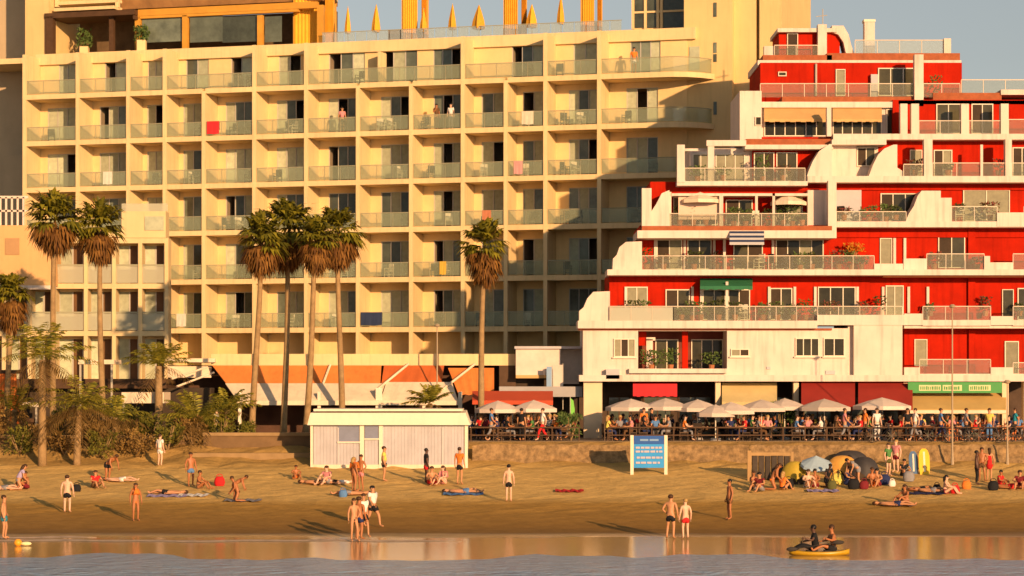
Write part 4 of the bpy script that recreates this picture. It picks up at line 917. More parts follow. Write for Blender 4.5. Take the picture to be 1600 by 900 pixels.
# ------------------------------------------------------------------ blue notice board
D = 121.5
nb = thing('notice_board', 'blue beach notice board on two white posts', 'sign', (wx(1014, D), D, gz(D)))
for x in (985, 1038): b = MB(); b.box(wx(x, D), wx(x + 5, D), D, D + .14, gz(D) - .1, wz(680, D)); b.build('post', WHITE2, nb)
b = MB(); b.pb(990.5, 694, 1037.5, 731, D + .03, .06); pn = b.build('panel', mat('turquoise_panel', (.025, .30, .72), .5, .08, 2), nb)
b = MB(); b.pb(990.5, 681, 1037.5, 694, D + .02, .07); hd = b.build('header', mat('deep_blue_panel', (.012, .09, .36), .5, .08, 2), nb)
b = MB(); b.pb(1000, 686, 1013, 689, D, .02); b.pb(1015, 686, 1029, 689, D, .02); b.build('lettering', mat('pale_blue_ink', (.20, .34, .55), .6, 0), hd)
rr = random.Random(21)
for y in (698, 704, 713.5, 721.5):
    b = MB(); x = 993 + rr.random() * 2
    while x < 1032: w2 = rr.uniform(3, 8); b.pb(x, y, min(x + w2, 1035), y + 3, D, .02); x += w2 + rr.uniform(1, 2)
    b.build('lettering', mat('pink_white_ink', (.50, .43, .48), .6, 0), pn)

# ------------------------------------------------------------------ PALMS AND BUSHES
TRUNK = mat('palm_trunk', (.34, .22, .10), .9, .3, 2.5, bump=.6, bscale=14)
FAN = leafmat('fan_leaf', (.06, .065, .006), (.32, .27, .022))
SKIRT = leafmat('dead_fan_leaf', (.10, .04, .010), (.32, .15, .03), .7)
FEATH = leafmat('feather_leaf', (.085, .10, .010), (.42, .35, .04))
FEATHD = leafmat('dry_feather_leaf', (.16, .09, .02), (.26, .16, .05), .7)
BUSHG = leafmat('bush_leaf', (.05, .06, .010), (.24, .21, .03))
BUSHB = leafmat('brown_bush_leaf', (.14, .075, .02), (.38, .23, .06), .7)
def fan(b, o, d, up, L, blades, spread, rr, droop=.15):
    d = d.normalized(); s_ = d.cross(up).normalized()
    if s_.length < .1: s_ = Vector((1, 0, 0))
    c = o + d * L * .45
    b.add([o - s_ * .015, o + s_ * .015, c + s_ * .01, c - s_ * .01], [(0, 1, 2, 3)])
    for k in range(blades):
        a = spread * (k / (blades - 1) - .5); q = (d * math.cos(a) + s_ * math.sin(a)).normalized(); nn = q.cross(up).normalized() if abs(q.dot(up)) < .98 else s_
        l = L * .62 * (1 - .25 * abs(a) / (spread / 2)) * rr.uniform(.85, 1.1); wd = L * .06
        m_ = c + q * l * .6; e = c + q * l - Vector((0, 0, droop * l * rr.uniform(.7, 1.5)))
        b.add([c, m_ + nn * wd, e, m_ - nn * wd], [(0, 1, 2, 3)])
def fan_palm(px, base_y, cy, wpx, gh, sh, D, label, seed, lean=0, zbase=None):
    """cy: image row of the crown's growing point; gh, sh: pixels of green above and of dead skirt below it."""
    rr = random.Random(seed); z0 = gz(D) if zbase is None else zbase
    top = Vector((wx(px, D), D, wz(cy, D))); bx = wx(px + lean, D)
    t = thing('fan_palm', label, 'palm', (bx, D, z0), 'tall fan palms along the seafront')
    b = MB(); n = 12; P = []; rad = []
    for i in range(n + 1):
        f = i / n; P.append((bx + (top.x - bx) * f + .05 * math.sin(f * 5 + seed), D, z0 - .1 + (top.z - z0) * f)); rad.append(.19 - .07 * f if i else .26)
    b.tube(P, rad, 9); b.build('trunk', TRUNK, t, smooth=True)
    r_ = wpx * D / F / 2 * 1.25; g = MB(); s_ = MB()
    for k in range(66):
        a = rr.random() * 6.28; e = rr.uniform(-.45, 1.3) if k > 12 else rr.uniform(.9, 1.5)
        d = Vector((math.cos(a) * math.cos(e), math.sin(a) * math.cos(e), math.sin(e) * gh * D / F / r_))
        fan(g, top + Vector((0, 0, .1)), d, Vector((0, 0, 1)), r_ * rr.uniform(.7, 1.25) * (d.length ** .4), 9, 2.3, rr, .3)
    for k in range(150):
        a = rr.random() * 6.28; f = rr.random() ** 1.2; e = rr.uniform(-1.45, -.3)
        d = Vector((math.cos(a) * math.cos(e), math.sin(a) * math.cos(e), math.sin(e)))
        L = r_ * rr.uniform(.6, 1.0); o = top + Vector((0, 0, .05 - f * max(.1, sh * D / F - L * .9)))
        fan(s_, o, d, Vector((0, 0, 1)), L * (1 - .2 * f), 7, 1.7, rr, .45)
    g.build('crown', FAN, t); s_.build('dead_skirt', SKIRT, t)
fan_palm(86, 0, 346, 84, 42, 52, 133.5, 'slim fan palm in front of the peach house, the one with the higher crown', 1, -6)
fan_palm(155, 0, 356, 72, 40, 62, 134.2, 'slim fan palm before the white annexe, its skirt hanging over the balconies', 2, 6)
fan_palm(18, 0, 462, 62, 36, 66, 132, 'shorter fan palm at the left edge below the peach gable', 3, -8)
fan_palm(408, 0, 378, 74, 44, 62, 131.2, 'fan palm with a thick trunk, leftmost of the four before the hotel', 4, -14)
fan_palm(450, 0, 360, 94, 46, 66, 134.8, 'tallest crowned fan palm in the middle of the left cluster before the hotel', 5, -6)
fan_palm(494, 0, 376, 64, 42, 58, 131.6, 'fan palm whose bare trunk passes the left corner of the white cabin', 6, -17)
fan_palm(528, 0, 366, 78, 44, 60, 135.2, 'fan palm at the right of the four before the hotel, above the orange awning', 7, 6)
fan_palm(757, 0, 386, 68, 44, 68, 134, 'lone fan palm standing at the end of the orange awnings', 8, -7)
def feather_palm(px, cy, rpx, D, label, seed, nf=26, trunk=.2, lean=0, up=.5, dry=.25, z0=None):
    rr = random.Random(seed); z0 = gz(D) if z0 is None else z0
    top = Vector((wx(px, D), D, wz(cy, D))); bx = wx(px + lean, D)
    t = thing('feather_palm', label, 'palm', (bx, D, z0), 'feather palms at the back of the beach')
    b = MB(); n = 8
    b.tube([(bx + (top.x - bx) * (i / n) ** 1.3, D, z0 - .1 + (top.z - z0 + .1) * i / n) for i in range(n + 1)], [trunk * (1.25 - .35 * i / n) for i in range(n + 1)], 9); b.build('trunk', TRUNK, t, smooth=True)
    g = MB(); s_ = MB(); Lr = rpx * D / F
    for k in range(nf):
        a = 2.4 * k + rr.random() * .5; dead = rr.random() < dry
        e = rr.uniform(-.5, .1) if dead else rr.uniform(.1 + up * .35, 1.4)
        L = Lr * rr.uniform(.9, 1.2); d = Vector((math.cos(a) * math.cos(e), math.sin(a) * math.cos(e), math.sin(e))); P = []; ns = 11
        for i in range(ns + 1):
            f = i / ns; P.append(top + d * L * f - Vector((0, 0, L * (.40 if not dead else .5) * f ** 2.0)))
        B = s_ if dead else g
        for i in range(1, ns):
            p = P[i]; tg = (P[i + 1] - P[i - 1]).normalized(); sd = tg.cross(Vector((0, 0, 1))).normalized(); ll = L * .25 * math.sin(math.pi * (.12 + .85 * i / ns)) ** .7
            B.add([P[i - 1] - sd * .012, P[i - 1] + sd * .012, p + sd * .012, p - sd * .012], [(0, 1, 2, 3)])
            for q in (-1, 1):
                for h in (0, .5):
                    o = p + tg * (h * L / ns); e2 = o + (sd * q * .8 + tg * .55).normalized() * ll * rr.uniform(.85, 1.1) - Vector((0, 0, ll * rr.uniform(.25, .6))); m_ = (o + e2) / 2 + Vector((0, 0, ll * .08)); w2 = tg * .035
                    B.add([o, m_ + w2, e2, m_ - w2], [(0, 1, 2, 3)])
    g.build('crown', FEATH, t); s_.build('dry_fronds', FEATHD, t)
feather_palm(66, 562, 92, 124.6, 'feather palm with a bare pale trunk rising from the sand at the far left', 11, 30, .18, 0, .7)
feather_palm(124, 634, 76, 124.4, 'drooping feather palm with dry hanging fronds beside the tallest feather palm', 12, 30, .16, -4, .2, .5)
feather_palm(248, 572, 64, 133, 'upright dark feather palm between the cream canopies', 13, 24, .2, 0, 1.0, .1)
feather_palm(306, 656, 70, 128.6, 'broad low feather palm at the left end of the restaurant', 14, 34, .25, 0, .55, .15)
feather_palm(180, 652, 62, 128, 'small dusty feather palm growing out of the brown bushes', 15, 26, .18, 0, .4, .4)
feather_palm(356, 640, 56, 130.5, 'small leaning feather palm in front of the cream awning corner', 16, 22, .15, -10, .3, .2)
feather_palm(672, 630, 46, 131.5, 'small green palm showing above the right half of the cabin roof', 17, 24, .14, 0, .6, .05)
feather_palm(22, 640, 60, 129.5, 'young feather palm below the orange windbreak', 18, 20, .14, 0, .4, .3)
def bush(px, D, wpx, hpx, label, m, seed, dens=1.0):
    rr = random.Random(seed); z0 = gz(D); c = Vector((wx(px, D), D, z0)); rx = wpx * D / F / 2; h = hpx * D / F
    t = thing('bush', label, 'bush', c, 'bushes at the back of the beach')
    b = MB()
    for k in range(6):
        a = rr.random() * 6.28; b.tube([c, c + Vector((math.cos(a) * rx * .6, math.sin(a) * .6, h * .7))], [.04, .015], 5, False)
    b.build('stem', TRUNK, t)
    g = MB(); lob = [(c + Vector((rr.uniform(-.75, .75) * rx, rr.uniform(-.7, .7), h * rr.uniform(.25, .8))), rr.uniform(.28, .5) * min(rx, h)) for _ in range(9)]
    for k in range(int(560 * dens)):
        o, r_ = rr.choice(lob); v = Vector((rr.gauss(0, 1), rr.gauss(0, 1), rr.gauss(0, 1))).normalized(); p = o + v * r_ * rr.random() ** .4
        if p.z < z0 + .02: p.z = z0 + rr.random() * .3
        q = (v + Vector((rr.uniform(-.7, .7), rr.uniform(-.7, .7), rr.uniform(-.5, .7)))).normalized() * rr.uniform(.08, .17); s_ = q.orthogonal().normalized() * .05
        g.add([p - s_, p + q, p + s_, p - q * .5], [(0, 1, 2, 3)])
    g.build('foliage', m, t)
for (px, D, w_, h, lab, m, sd) in ((100, 126.5, 58, 36, 'brown bush between the two bare palm trunks on the left', BUSHB, 31), (160, 126.2, 50, 44, 'dark bush right of the drooping feather palm', BUSHG, 32), (215, 126.4, 58, 42, 'wide brown green bush in the middle of the planting', BUSHB, 33),
                                   (262, 127, 52, 58, 'tallest green bush left of the restaurant', BUSHG, 34), (300, 128, 56, 50, 'brown bush at the foot of the broad low palm', BUSHB, 35), (345, 129.6, 44, 52, 'small olive bush beside the person in white', BUSHG, 36),
                                   (30, 126.6, 60, 44, 'dark bush at the left edge of the planting', BUSHG, 37), (130, 130, 60, 62, 'tall dusty bush behind the palm trunks', BUSHB, 38), (205, 130.2, 60, 58, 'tall green bush behind the wide brown one', BUSHG, 39), (-14, 128, 50, 70, 'bush cut by the left edge of the view', BUSHB, 40),
                                   (892, 130.8, 44, 52, 'olive shrub beside the peach column and green flag', PLANT, 41), (1222, 133.5, 46, 70, 'tall shrub at the left of the maroon awnings', PLANT, 42), (384, 130.6, 36, 34, 'low bush against the low wall', BUSHG, 43)):
    bush(px, D, w_, h, lab, m, sd)

# low terrace wall left of the cabin and its capping
wl = thing('terrace_wall', 'low brown rendered wall along the sand left of the white cabin', 'wall', (wx(420, 127.2), 127.2, gz(127.2)))
b = MB(); b.pb(318, 680, 490, 712, 127.6, .5); b.build('wall', mat('brown_render', (.20, .12, .055), .9, .25, 1.0), wl)
b = MB(); b.pb(316, 676, 492, 681, 127.5, .7); b.build('capping', mat('sand_stone', (.34, .22, .10), .9, .2, 1.5), wl)
b = MB(); b.pb(300, 708, 488, 722, 126.0, 1.4); b.build('step', mat('sand_stone', (.34, .22, .10), .9, .2, 1.5), wl)

STONE = mat('rubble_stone', (.30, .19, .085), .9, .60, 3.2, bump=1.0, bscale=5.0)
for (x0, x1, lab) in ((738, 1172, 'long low rubble wall holding up the terrace from the cabin to the sunbed rack'), (1173, 1660, 'low rubble wall behind the beach crowd on the right')):
    t = thing('rubble_wall', lab, 'wall', (wx((x0 + x1) / 2, 125.2), 125.2, 2.2), 'rubble walls at the back of the beach')
    b = MB(); X0, X1 = wx(x0, 125.2), wx(x1, 125.2); n = int((X1 - X0) / .45); m_ = 4; vs = []; r2 = random.Random(x0)
    for j in range(m_ + 1):
        for i in range(n + 1): vs.append((X0 + (X1 - X0) * i / n, 125.2 + .10 * j + r2.uniform(-.07, .07), 2.0 + 1.12 * j / m_ + (r2.uniform(-.05, .05) if j == m_ else 0)))
    k0 = len(vs)
    for i in range(n + 1): vs.append((X0 + (X1 - X0) * i / n, 126.6, 3.02))
    f = [(j * (n + 1) + i, j * (n + 1) + i + 1, (j + 1) * (n + 1) + i + 1, (j + 1) * (n + 1) + i) for j in range(m_) for i in range(n)] + [(m_ * (n + 1) + i, m_ * (n + 1) + i + 1, k0 + i + 1, k0 + i) for i in range(n)]
    b.add(vs, f); b.build('wall', STONE, t)
t = thing('planting_wall', 'long dark low wall behind the palms from the left edge to the restaurant', 'wall', (wx(130, 128.4), 128.4, 3.0))
b = MB(); b.pb(-80, 684, 316, 716, 128.4, .4); b.build('wall', mat('brown_render', (.20, .12, .055), .9, .25, 1.0), t)
b = MB(); b.pb(-82, 680, 317, 685, 128.3, .6); b.build('capping', mat('sand_stone', (.34, .22, .10), .9, .2, 1.5), t)
for o in [o for o in COL.objects if o.get('category') == 'wall']: o['kind'] = 'thing'
# lamp posts and poles
def lamp(px, ytop, D, label, arm=True):
    t = thing('street_lamp', label, 'street lamp', (wx(px, D), D, gz(D)), 'lamp posts along the promenade')
    b = MB(); x = wx(px, D); b.tube([(x, D, gz(D)), (x, D, gz(D) + .8), (x, D, wz(ytop, D))], [.09, .05, .03], 8); b.build('pole', mat('pale_pole', (.40, .31, .20), .5, .1, 1), t)
    b = MB(); b.tube([(x, D, wz(ytop, D)), (x, D, wz(ytop, D) + .08)], [.17, .08], 10); b.ell((x, D, wz(ytop, D) - .02), (.16, .16, .10)); b.build('lamp_head', mat('pale_pole', (.40, .31, .20), .5, .1, 1), t)
lamp(1488, 478, 124.6, 'tall thin lamp post rising before the red wing')
lamp(1574, 596, 124.6, 'shorter pale lamp post in front of the tan awning end')
lamp(683, 508, 137.2, 'thin pale lamp post above the rust awning')

# ------------------------------------------------------------------ TERRACE: parasols, tables, chairs
def parasol(px, py, wpx, D, label, m=PARA, group='white parasols on the seafront terraces', z0=None):
    z0 = gz(D) + (.016 if D > 129.6 else 0) if z0 is None else z0; x = wx(px, D); zt = wz(py, D); r_ = wpx * D / F / 2
    t = thing('parasol', label, 'parasol', (x, D, z0), group)
    b = MB(); b.tube([(x, D, z0), (x, D, zt)], .03, 7); b.build('pole', WHITE2, t)
    b = MB(); b.tube([(x, D, z0), (x, D, z0 + .12)], [.32, .28], 12); b.build('base', GREY, t)
    b = MB(); n = 8; h = .46; ph = (px * .37) % 1
    rim = [(x + r_ * math.cos(2 * math.pi * (k + ph) / n), D + r_ * math.sin(2 * math.pi * (k + ph) / n), zt - h) for k in range(n)]
    lo = [(p[0], p[1], p[2] - .20) for p in rim]
    mid = [(x + r_ * .5 * math.cos(2 * math.pi * (k + ph) / n), D + r_ * .5 * math.sin(2 * math.pi * (k + ph) / n), zt - h * .42) for k in range(n)]
    b.add([(x, D, zt)] + mid + rim + lo, [(0, 1 + k, 1 + (k + 1) % n) for k in range(n)] + [(1 + k, 1 + n + k, 1 + n + (k + 1) % n, 1 + (k + 1) % n) for k in range(n)] + [(1 + n + k, 1 + 2 * n + k, 1 + 2 * n + (k + 1) % n, 1 + n + (k + 1) % n) for k in range(n)])
    b.build('canopy', m, t)
for (px, py, w_, D, lab) in ((778, 622, 60, 132.5, 'white parasol left of the pair beside the kiosk'), (834, 621, 62, 132.5, 'white parasol right of the pair beside the kiosk'), (986, 619, 66, 132.4, 'white parasol under the left end of the crimson awning'), (1040, 618, 64, 132.6, 'white parasol under the right end of the crimson awning'),
                             (1090, 620, 60, 132.2, 'white parasol just left of the straw coloured awning'), (1142, 624, 62, 131.6, 'white parasol in front of the straw coloured awning, the left one'), (1190, 620, 66, 132.4, 'white parasol in front of the straw coloured awning, the right one'), (1226, 618, 58, 133.2, 'white parasol beside the tall shrub by the maroon awnings'),
                             (1288, 619, 68, 132.0, 'white parasol in front of the left maroon awning'), (1378, 617, 74, 132.0, 'white parasol in front of the right maroon awning'), (1118, 628, 50, 131.0, 'low white parasol standing foremost in the terrace row')):
    parasol(px, py + 4, w_ * 1.22, D, lab)
for (px, py, w_, st, yb, lab) in ((1094, 300, 66, 4, 354, 'cream parasol open over the terrace with the pink blind'), (1232, 303, 56, 4, 354, 'cream parasol open at the right end of the pergola terrace')):
    parasol(px, py, w_, DS[st] + .75, lab, CREAMF, 'parasols up on the red building terraces', wz(yb, DS[st] + .75))
def table_proto(m, label):
    t = thing('cafe_table', label, 'table', (0, 0, 0), 'cafe tables on the seafront terraces')
    b = MB(); b.box(-.38, .38, -.38, .38, .71, .75); b.build('table_top', m, t)
    b = MB(); b.tube([(0, 0, .03), (0, 0, .71)], .035, 7); b.tube([(0, 0, 0), (0, 0, .04)], [.25, .22], 10); b.build('pedestal', DARKC, t)
    return t
CHW = mat('terrace_wicker', (.10, .06, .035), .75, .25, 3, rnd=.6); CHO = mat('terrace_orange', (.62, .17, .03), .6, .15, 2, rnd=.25)
ZN = [(738, 910, 'brown', 'beside the kiosk'), (952, 1070, 'brown', 'beneath the crimson awning'), (1070, 1246, 'brown', 'by the straw coloured awning'), (1246, 1424, 'brown', 'before the maroon awnings'), (1424, 1606, 'orange', 'before the green sign')]
cch = {'brown': chair_proto('cafe_chair', CHW, '', 'chair'), 'orange': chair_proto('cafe_chair', CHO, '', 'chair')}
ctb = {'brown': table_proto(mat('table_wood', (.22, .13, .07), .6, .2, 2), ''), 'orange': table_proto(CHO, '')}
SEATS = []; rr = random.Random(99); used = set()
for (x0, x1, col, where) in ZN:
    for D in (130.3, 132.0, 133.7, 135.2):
        if D > 134 and x0 > 1420: continue
        px = x0 + 14 + rr.random() * 12
        while px < x1 - 10:
            p = (wx(px, D), D + rr.uniform(-.25, .25), 3.218)
            for proto, lab, gl in ((ctb[col], f'{col} cafe table on the terrace {where}', 'cafe tables on the terrace ' + where),):
                if col not in used: proto.location = p; proto['label'] = lab; proto['group'] = gl; used.add(col)
                else: copy_tree(proto, p, rr.uniform(-.2, .2), 1, lab, gl)
            for (dx, dy, rz) in ((-.68, 0, math.pi / 2), (.68, 0, -math.pi / 2), (0, .68, 0)):
                if rr.random() < .2: continue
                q = (p[0] + dx + rr.uniform(-.07, .07), p[1] + dy + rr.uniform(-.07, .07), 3.218); rz2 = rz + rr.uniform(-.3, .3)
                lab = f'{col} cafe chair at the terrace tables {where}'; gl = 'cafe chairs on the terrace ' + where
                if ('c', col) not in used: c = cch[col]; c.location = q; c.rotation_euler.z = rz2; c['label'] = lab; c['group'] = gl; used.add(('c', col))
                else: copy_tree(cch[col], q, rz2, 1, lab, gl)
                if rr.random() < .9: SEATS.append((q, rz2, where))
            px += 50 + rr.random() * 16
# low kerb rail at the front of the terraces
for (x0, x1, lab) in ((736, 905, 'low dark rail in front of the kiosk terrace'), (950, 1600, 'long low dark rail in front of the red building terraces')):
    t = thing('terrace_rail', lab, 'railing', (wx((x0 + x1) / 2, 129.7), 129.7, 3.2), 'rails along the terrace edge')
    b = MB(); b.pb(x0, 667, x1, 669, 129.7, .06); b.pb(x0, 679, x1, 681, 129.71, .04); b.build_each('bar', BROWN, t)
    b = MB(); n = int((x1 - x0) / 34)
    for k in range(n + 1): x = x0 + (x1 - x0) * k / n; b.pb(x - 1, 669, x + 1, 691, 129.72, .05)
    b.build_each('post', BROWN, t)

for i, (px, D, w_, h, m) in enumerate(((60, 128.6, 60, 44, BUSHB), (150, 128.2, 64, 48, BUSHB), (235, 128.8, 50, 50, BUSHG), (285, 130.4, 54, 56, BUSHB), (330, 130.8, 56, 70, BUSHG), (190, 131.2, 60, 60, BUSHB), (100, 131.5, 60, 60, BUSHG), (10, 131.0, 56, 60, BUSHB))):
    bush(px, D, w_, h, ('rust brown' if m is BUSHB else 'dull green') + ' bush, ' + ('behind the tallest feather palm', 'behind the dark bush by the drooping palm', 'between the canopies and the upright palm', 'behind the broad low palm', 'nearest the restaurant corner', 'in front of the dark beach bar', 'behind the two bare palm trunks', 'under the orange windbreak')[i], m, 60 + i, 1.2)
# ------------------------------------------------------------------ PEOPLE
J0 = dict(pelvis=(0, 0, .94), waist=(0, .0, 1.10), chest=(0, -.01, 1.30), neck=(0, 0, 1.47), jaw=(0, -.02, 1.55), head=(0, -.015, 1.64), crown=(0, -.01, 1.715),
          shL=(.165, 0, 1.42), elL=(.235, .03, 1.14), wrL=(.25, -.04, .90), haL=(.25, -.07, .82), shR=(-.165, 0, 1.42), elR=(-.235, .03, 1.14), wrR=(-.25, -.04, .90), haR=(-.25, -.07, .82),
          hiL=(.085, 0, .88), knL=(.10, -.03, .49), anL=(.10, .02, .09), toL=(.12, -.15, .035), hiR=(-.085, 0, .88), knR=(-.10, -.03, .49), anR=(-.10, .02, .09), toR=(-.12, -.15, .035))
RAD = dict(pelvis=.125, waist=.112, chest=.132, neck=.052, jaw=.072, head=.092, crown=.062, sh=.062, el=.042, wr=.030, ha=.036, hi=.088, kn=.056, an=.038, to=.036)
EDG = [('pelvis', 'waist'), ('waist', 'chest'), ('chest', 'neck'), ('neck', 'jaw'), ('jaw', 'head'), ('head', 'crown')]
for s_ in 'LR': EDG += [('chest', 'sh' + s_), ('sh' + s_, 'el' + s_), ('el' + s_, 'wr' + s_), ('wr' + s_, 'ha' + s_), ('pelvis', 'hi' + s_), ('hi' + s_, 'kn' + s_), ('kn' + s_, 'an' + s_), ('an' + s_, 'to' + s_)]
def pose(**kw): j = dict(J0); j.update(kw); return j
def shift(j, keys, v): 
    for k in keys: j[k] = tuple(Vector(j[k]) + Vector(v))
    return j
UP = ['waist', 'chest', 'neck', 'jaw', 'head', 'crown', 'shL', 'elL', 'wrL', 'haL', 'shR', 'elR', 'wrR', 'haR']
def lean(j, ang, keys=UP, piv='pelvis'):       # tilt the upper body forwards (towards -y)
    p = Vector(j[piv]); M = Matrix.Rotation(ang, 3, 'X')
    for k in keys: j[k] = tuple(p + M @ (Vector(j[k]) - p))
    return j
POSES = {}
POSES['stand'] = pose()
POSES['relaxed'] = pose(knL=(.13, -.08, .5), anL=(.15, -.02, .09), toL=(.19, -.18, .035), elL=(.29, .05, 1.16), wrL=(.16, -.07, 1.0), haL=(.10, -.10, .97))
POSES['walk'] = pose(knL=(.09, -.22, .52), anL=(.09, -.28, .11), toL=(.10, -.44, .06), knR=(-.09, .06, .50), anR=(-.09, .33, .16), toR=(-.10, .21, .05), elL=(.23, .14, 1.16), wrL=(.24, .12, .92), haL=(.24, .10, .84), elR=(-.23, -.08, 1.16), wrR=(-.23, -.26, .98), haR=(-.22, -.32, .93))
POSES['phone'] = pose(elR=(-.26, -.02, 1.16), wrR=(-.15, -.16, 1.34), haR=(-.12, -.13, 1.43))
sit = dict(J0); dz = -.84
sit = {k: (v[0], v[1], v[2] + dz) for k, v in J0.items()}
for s_, q in (('L', 1), ('R', -1)):
    sit['hi' + s_] = (.10 * q, -.04, .10); sit['kn' + s_] = (.15 * q, -.42, .36); sit['an' + s_] = (.15 * q, -.62, .06); sit['to' + s_] = (.17 * q, -.78, .05)
    sit['el' + s_] = (.27 * q, -.14, .42); sit['wr' + s_] = (.17 * q, -.34, .40); sit['ha' + s_] = (.13 * q, -.40, .40)
POSES['sit_sand'] = lean(sit, .12)
lie = {k: (v[0], v[2] - .9, .10 + (-v[1])) for k, v in J0.items()}
for s_, q in (('L', 1), ('R', -1)):
    lie['kn' + s_] = (.12 * q, -.42, .22 if q > 0 else .10); lie['an' + s_] = (.12 * q, -.78, .07); lie['to' + s_] = (.14 * q, -.84, .18); lie['el' + s_] = (.30 * q, .26, .08); lie['wr' + s_] = (.27 * q, .02, .06); lie['ha' + s_] = (.26 * q, -.06, .06)
lie['head'] = (0, .74, .13); lie['crown'] = (0, .815, .14); lie['jaw'] = (0, .65, .12)
POSES['lie'] = lie
kn = {k: (v[0], v[1], v[2] - .42) for k, v in J0.items()}
for s_, q in (('L', 1), ('R', -1)):
    kn['hi' + s_] = (.09 * q, 0, .46); kn['kn' + s_] = (.13 * q, -.16, .07); kn['an' + s_] = (.12 * q, .26, .07); kn['to' + s_] = (.12 * q, .38, .04)
    kn['el' + s_] = (.24 * q, -.12, .76); kn['wr' + s_] = (.16 * q, -.32, .66); kn['ha' + s_] = (.13 * q, -.40, .62)
POSES['kneel'] = lean(kn, .45)
ch = {k: (v[0], v[1], v[2] - .38) for k, v in J0.items()}
for s_, q in (('L', 1), ('R', -1)):
    ch['hi' + s_] = (.09 * q, -.04, .54); ch['kn' + s_] = (.12 * q, -.42, .53); ch['an' + s_] = (.11 * q, -.44, .10); ch['to' + s_] = (.12 * q, -.58, .04)
    ch['el' + s_] = (.25 * q, -.12, .80); ch['wr' + s_] = (.17 * q, -.32, .79); ch['ha' + s_] = (.14 * q, -.39, .79)
POSES['sit_chair'] = lean(ch, .08)
ch2 = dict(POSES['sit_chair']); ch2['elR'] = (-.25, -.12, .86); ch2['wrR'] = (-.15, -.28, 1.02); ch2['haR'] = (-.11, -.27, 1.10); POSES['sit_drink'] = ch2
bd = dict(J0); bd = lean(dict(bd), 1.0); bd['wrL'] = (.2, -.50, .74); bd['haL'] = (.2, -.52, .65); bd['wrR'] = (-.2, -.50, .74); bd['haR'] = (-.2, -.52, .65); bd['elL'] = (.24, -.42, .98); bd['elR'] = (-.24, -.42, .98)
POSES['bend'] = bd
pd = dict(POSES['sit_sand']); pd['elL'] = (.30, -.16, .40); pd['wrL'] = (.34, -.36, .46); pd['haL'] = (.35, -.42, .47); pd['elR'] = (-.28, -.14, .38); pd['wrR'] = (-.32, -.34, .34); pd['haR'] = (-.33, -.40, .32)
for s_, q in (('L', 1), ('R', -1)): pd['kn' + s_] = (.15 * q, -.45, .24); pd['an' + s_] = (.13 * q, -.78, .07); pd['to' + s_] = (.14 * q, -.84, .18)
POSES['paddle'] = pd
def skin(name, V, E, Rr, root, lv=1):
    me = bpy.data.meshes.new(name); ks = list(V); me.from_pydata([V[k] for k in ks], [(ks.index(a), ks.index(b)) for a, b in E], [])
    o = bpy.data.objects.new(name, me); COL.objects.link(o); o.modifiers.new('skin', 'SKIN')
    for i, k in enumerate(ks):
        sv = me.skin_vertices[0].data[i]; r = Rr[k]; sv.radius = r if isinstance(r, tuple) else (r, r); sv.use_root = (k == root)
    m = o.modifiers.new('sub', 'SUBSURF'); m.levels = lv; m.render_levels = lv
    dg = bpy.context.evaluated_depsgraph_get(); out = bpy.data.meshes.new_from_object(o.evaluated_get(dg)); out.name = name
    bpy.data.objects.remove(o); return out
def rad(k): return RAD.get(k) or RAD[k[:2]]
def join_extra(me, mb):
    b = bmesh.new(); b.from_mesh(me)
    off = [b.verts.new(v) for v in mb.v]
    for f in mb.f:
        try: b.faces.new([off[i] for i in f])
        except ValueError: pass
    b.to_mesh(me); b.free(); me.polygons.foreach_set('use_smooth', [True] * len(me.polygons))
BODY = {}; WEAR = {}; HAIRM = {}
SKN = {'tan': mat('tanned_skin', (.52, .25, .12), .55, .08, 5, spec=.4), 'fair': mat('fair_skin', (.70, .42, .28), .55, .08, 5, spec=.4), 'deep': mat('deep_tan_skin', (.40, .15, .055), .5, .08, 5, spec=.4), 'dark': mat('dark_skin', (.10, .045, .025), .5, .08, 5, spec=.4)}
HR = {'brown': mat('brown_hair', (.06, .028, .012), .6, .2, 9), 'black': mat('black_hair', (.012, .010, .009), .5, .2, 9), 'blond': mat('fair_hair', (.42, .26, .09), .6, .2, 9)}
FAB = {}
def fab(c):
    T = {'black': (.012, .012, .014), 'red': (.62, .02, .02), 'teal': (.02, .25, .32), 'white': (.78, .74, .68), 'yellow': (.72, .58, .12), 'orange': (.75, .20, .03), 'navy': (.02, .03, .10), 'grey': (.25, .24, .25), 'blue': (.10, .22, .45), 'pink': (.65, .25, .25), 'brown': (.14, .07, .03), 'green': (.08, .22, .06), 'olive': (.10, .10, .03), 'lilac': (.40, .33, .52), 'maroon': (.18, .015, .02)}
    return mat('cloth_' + c, T[c], .85, .12, 6)
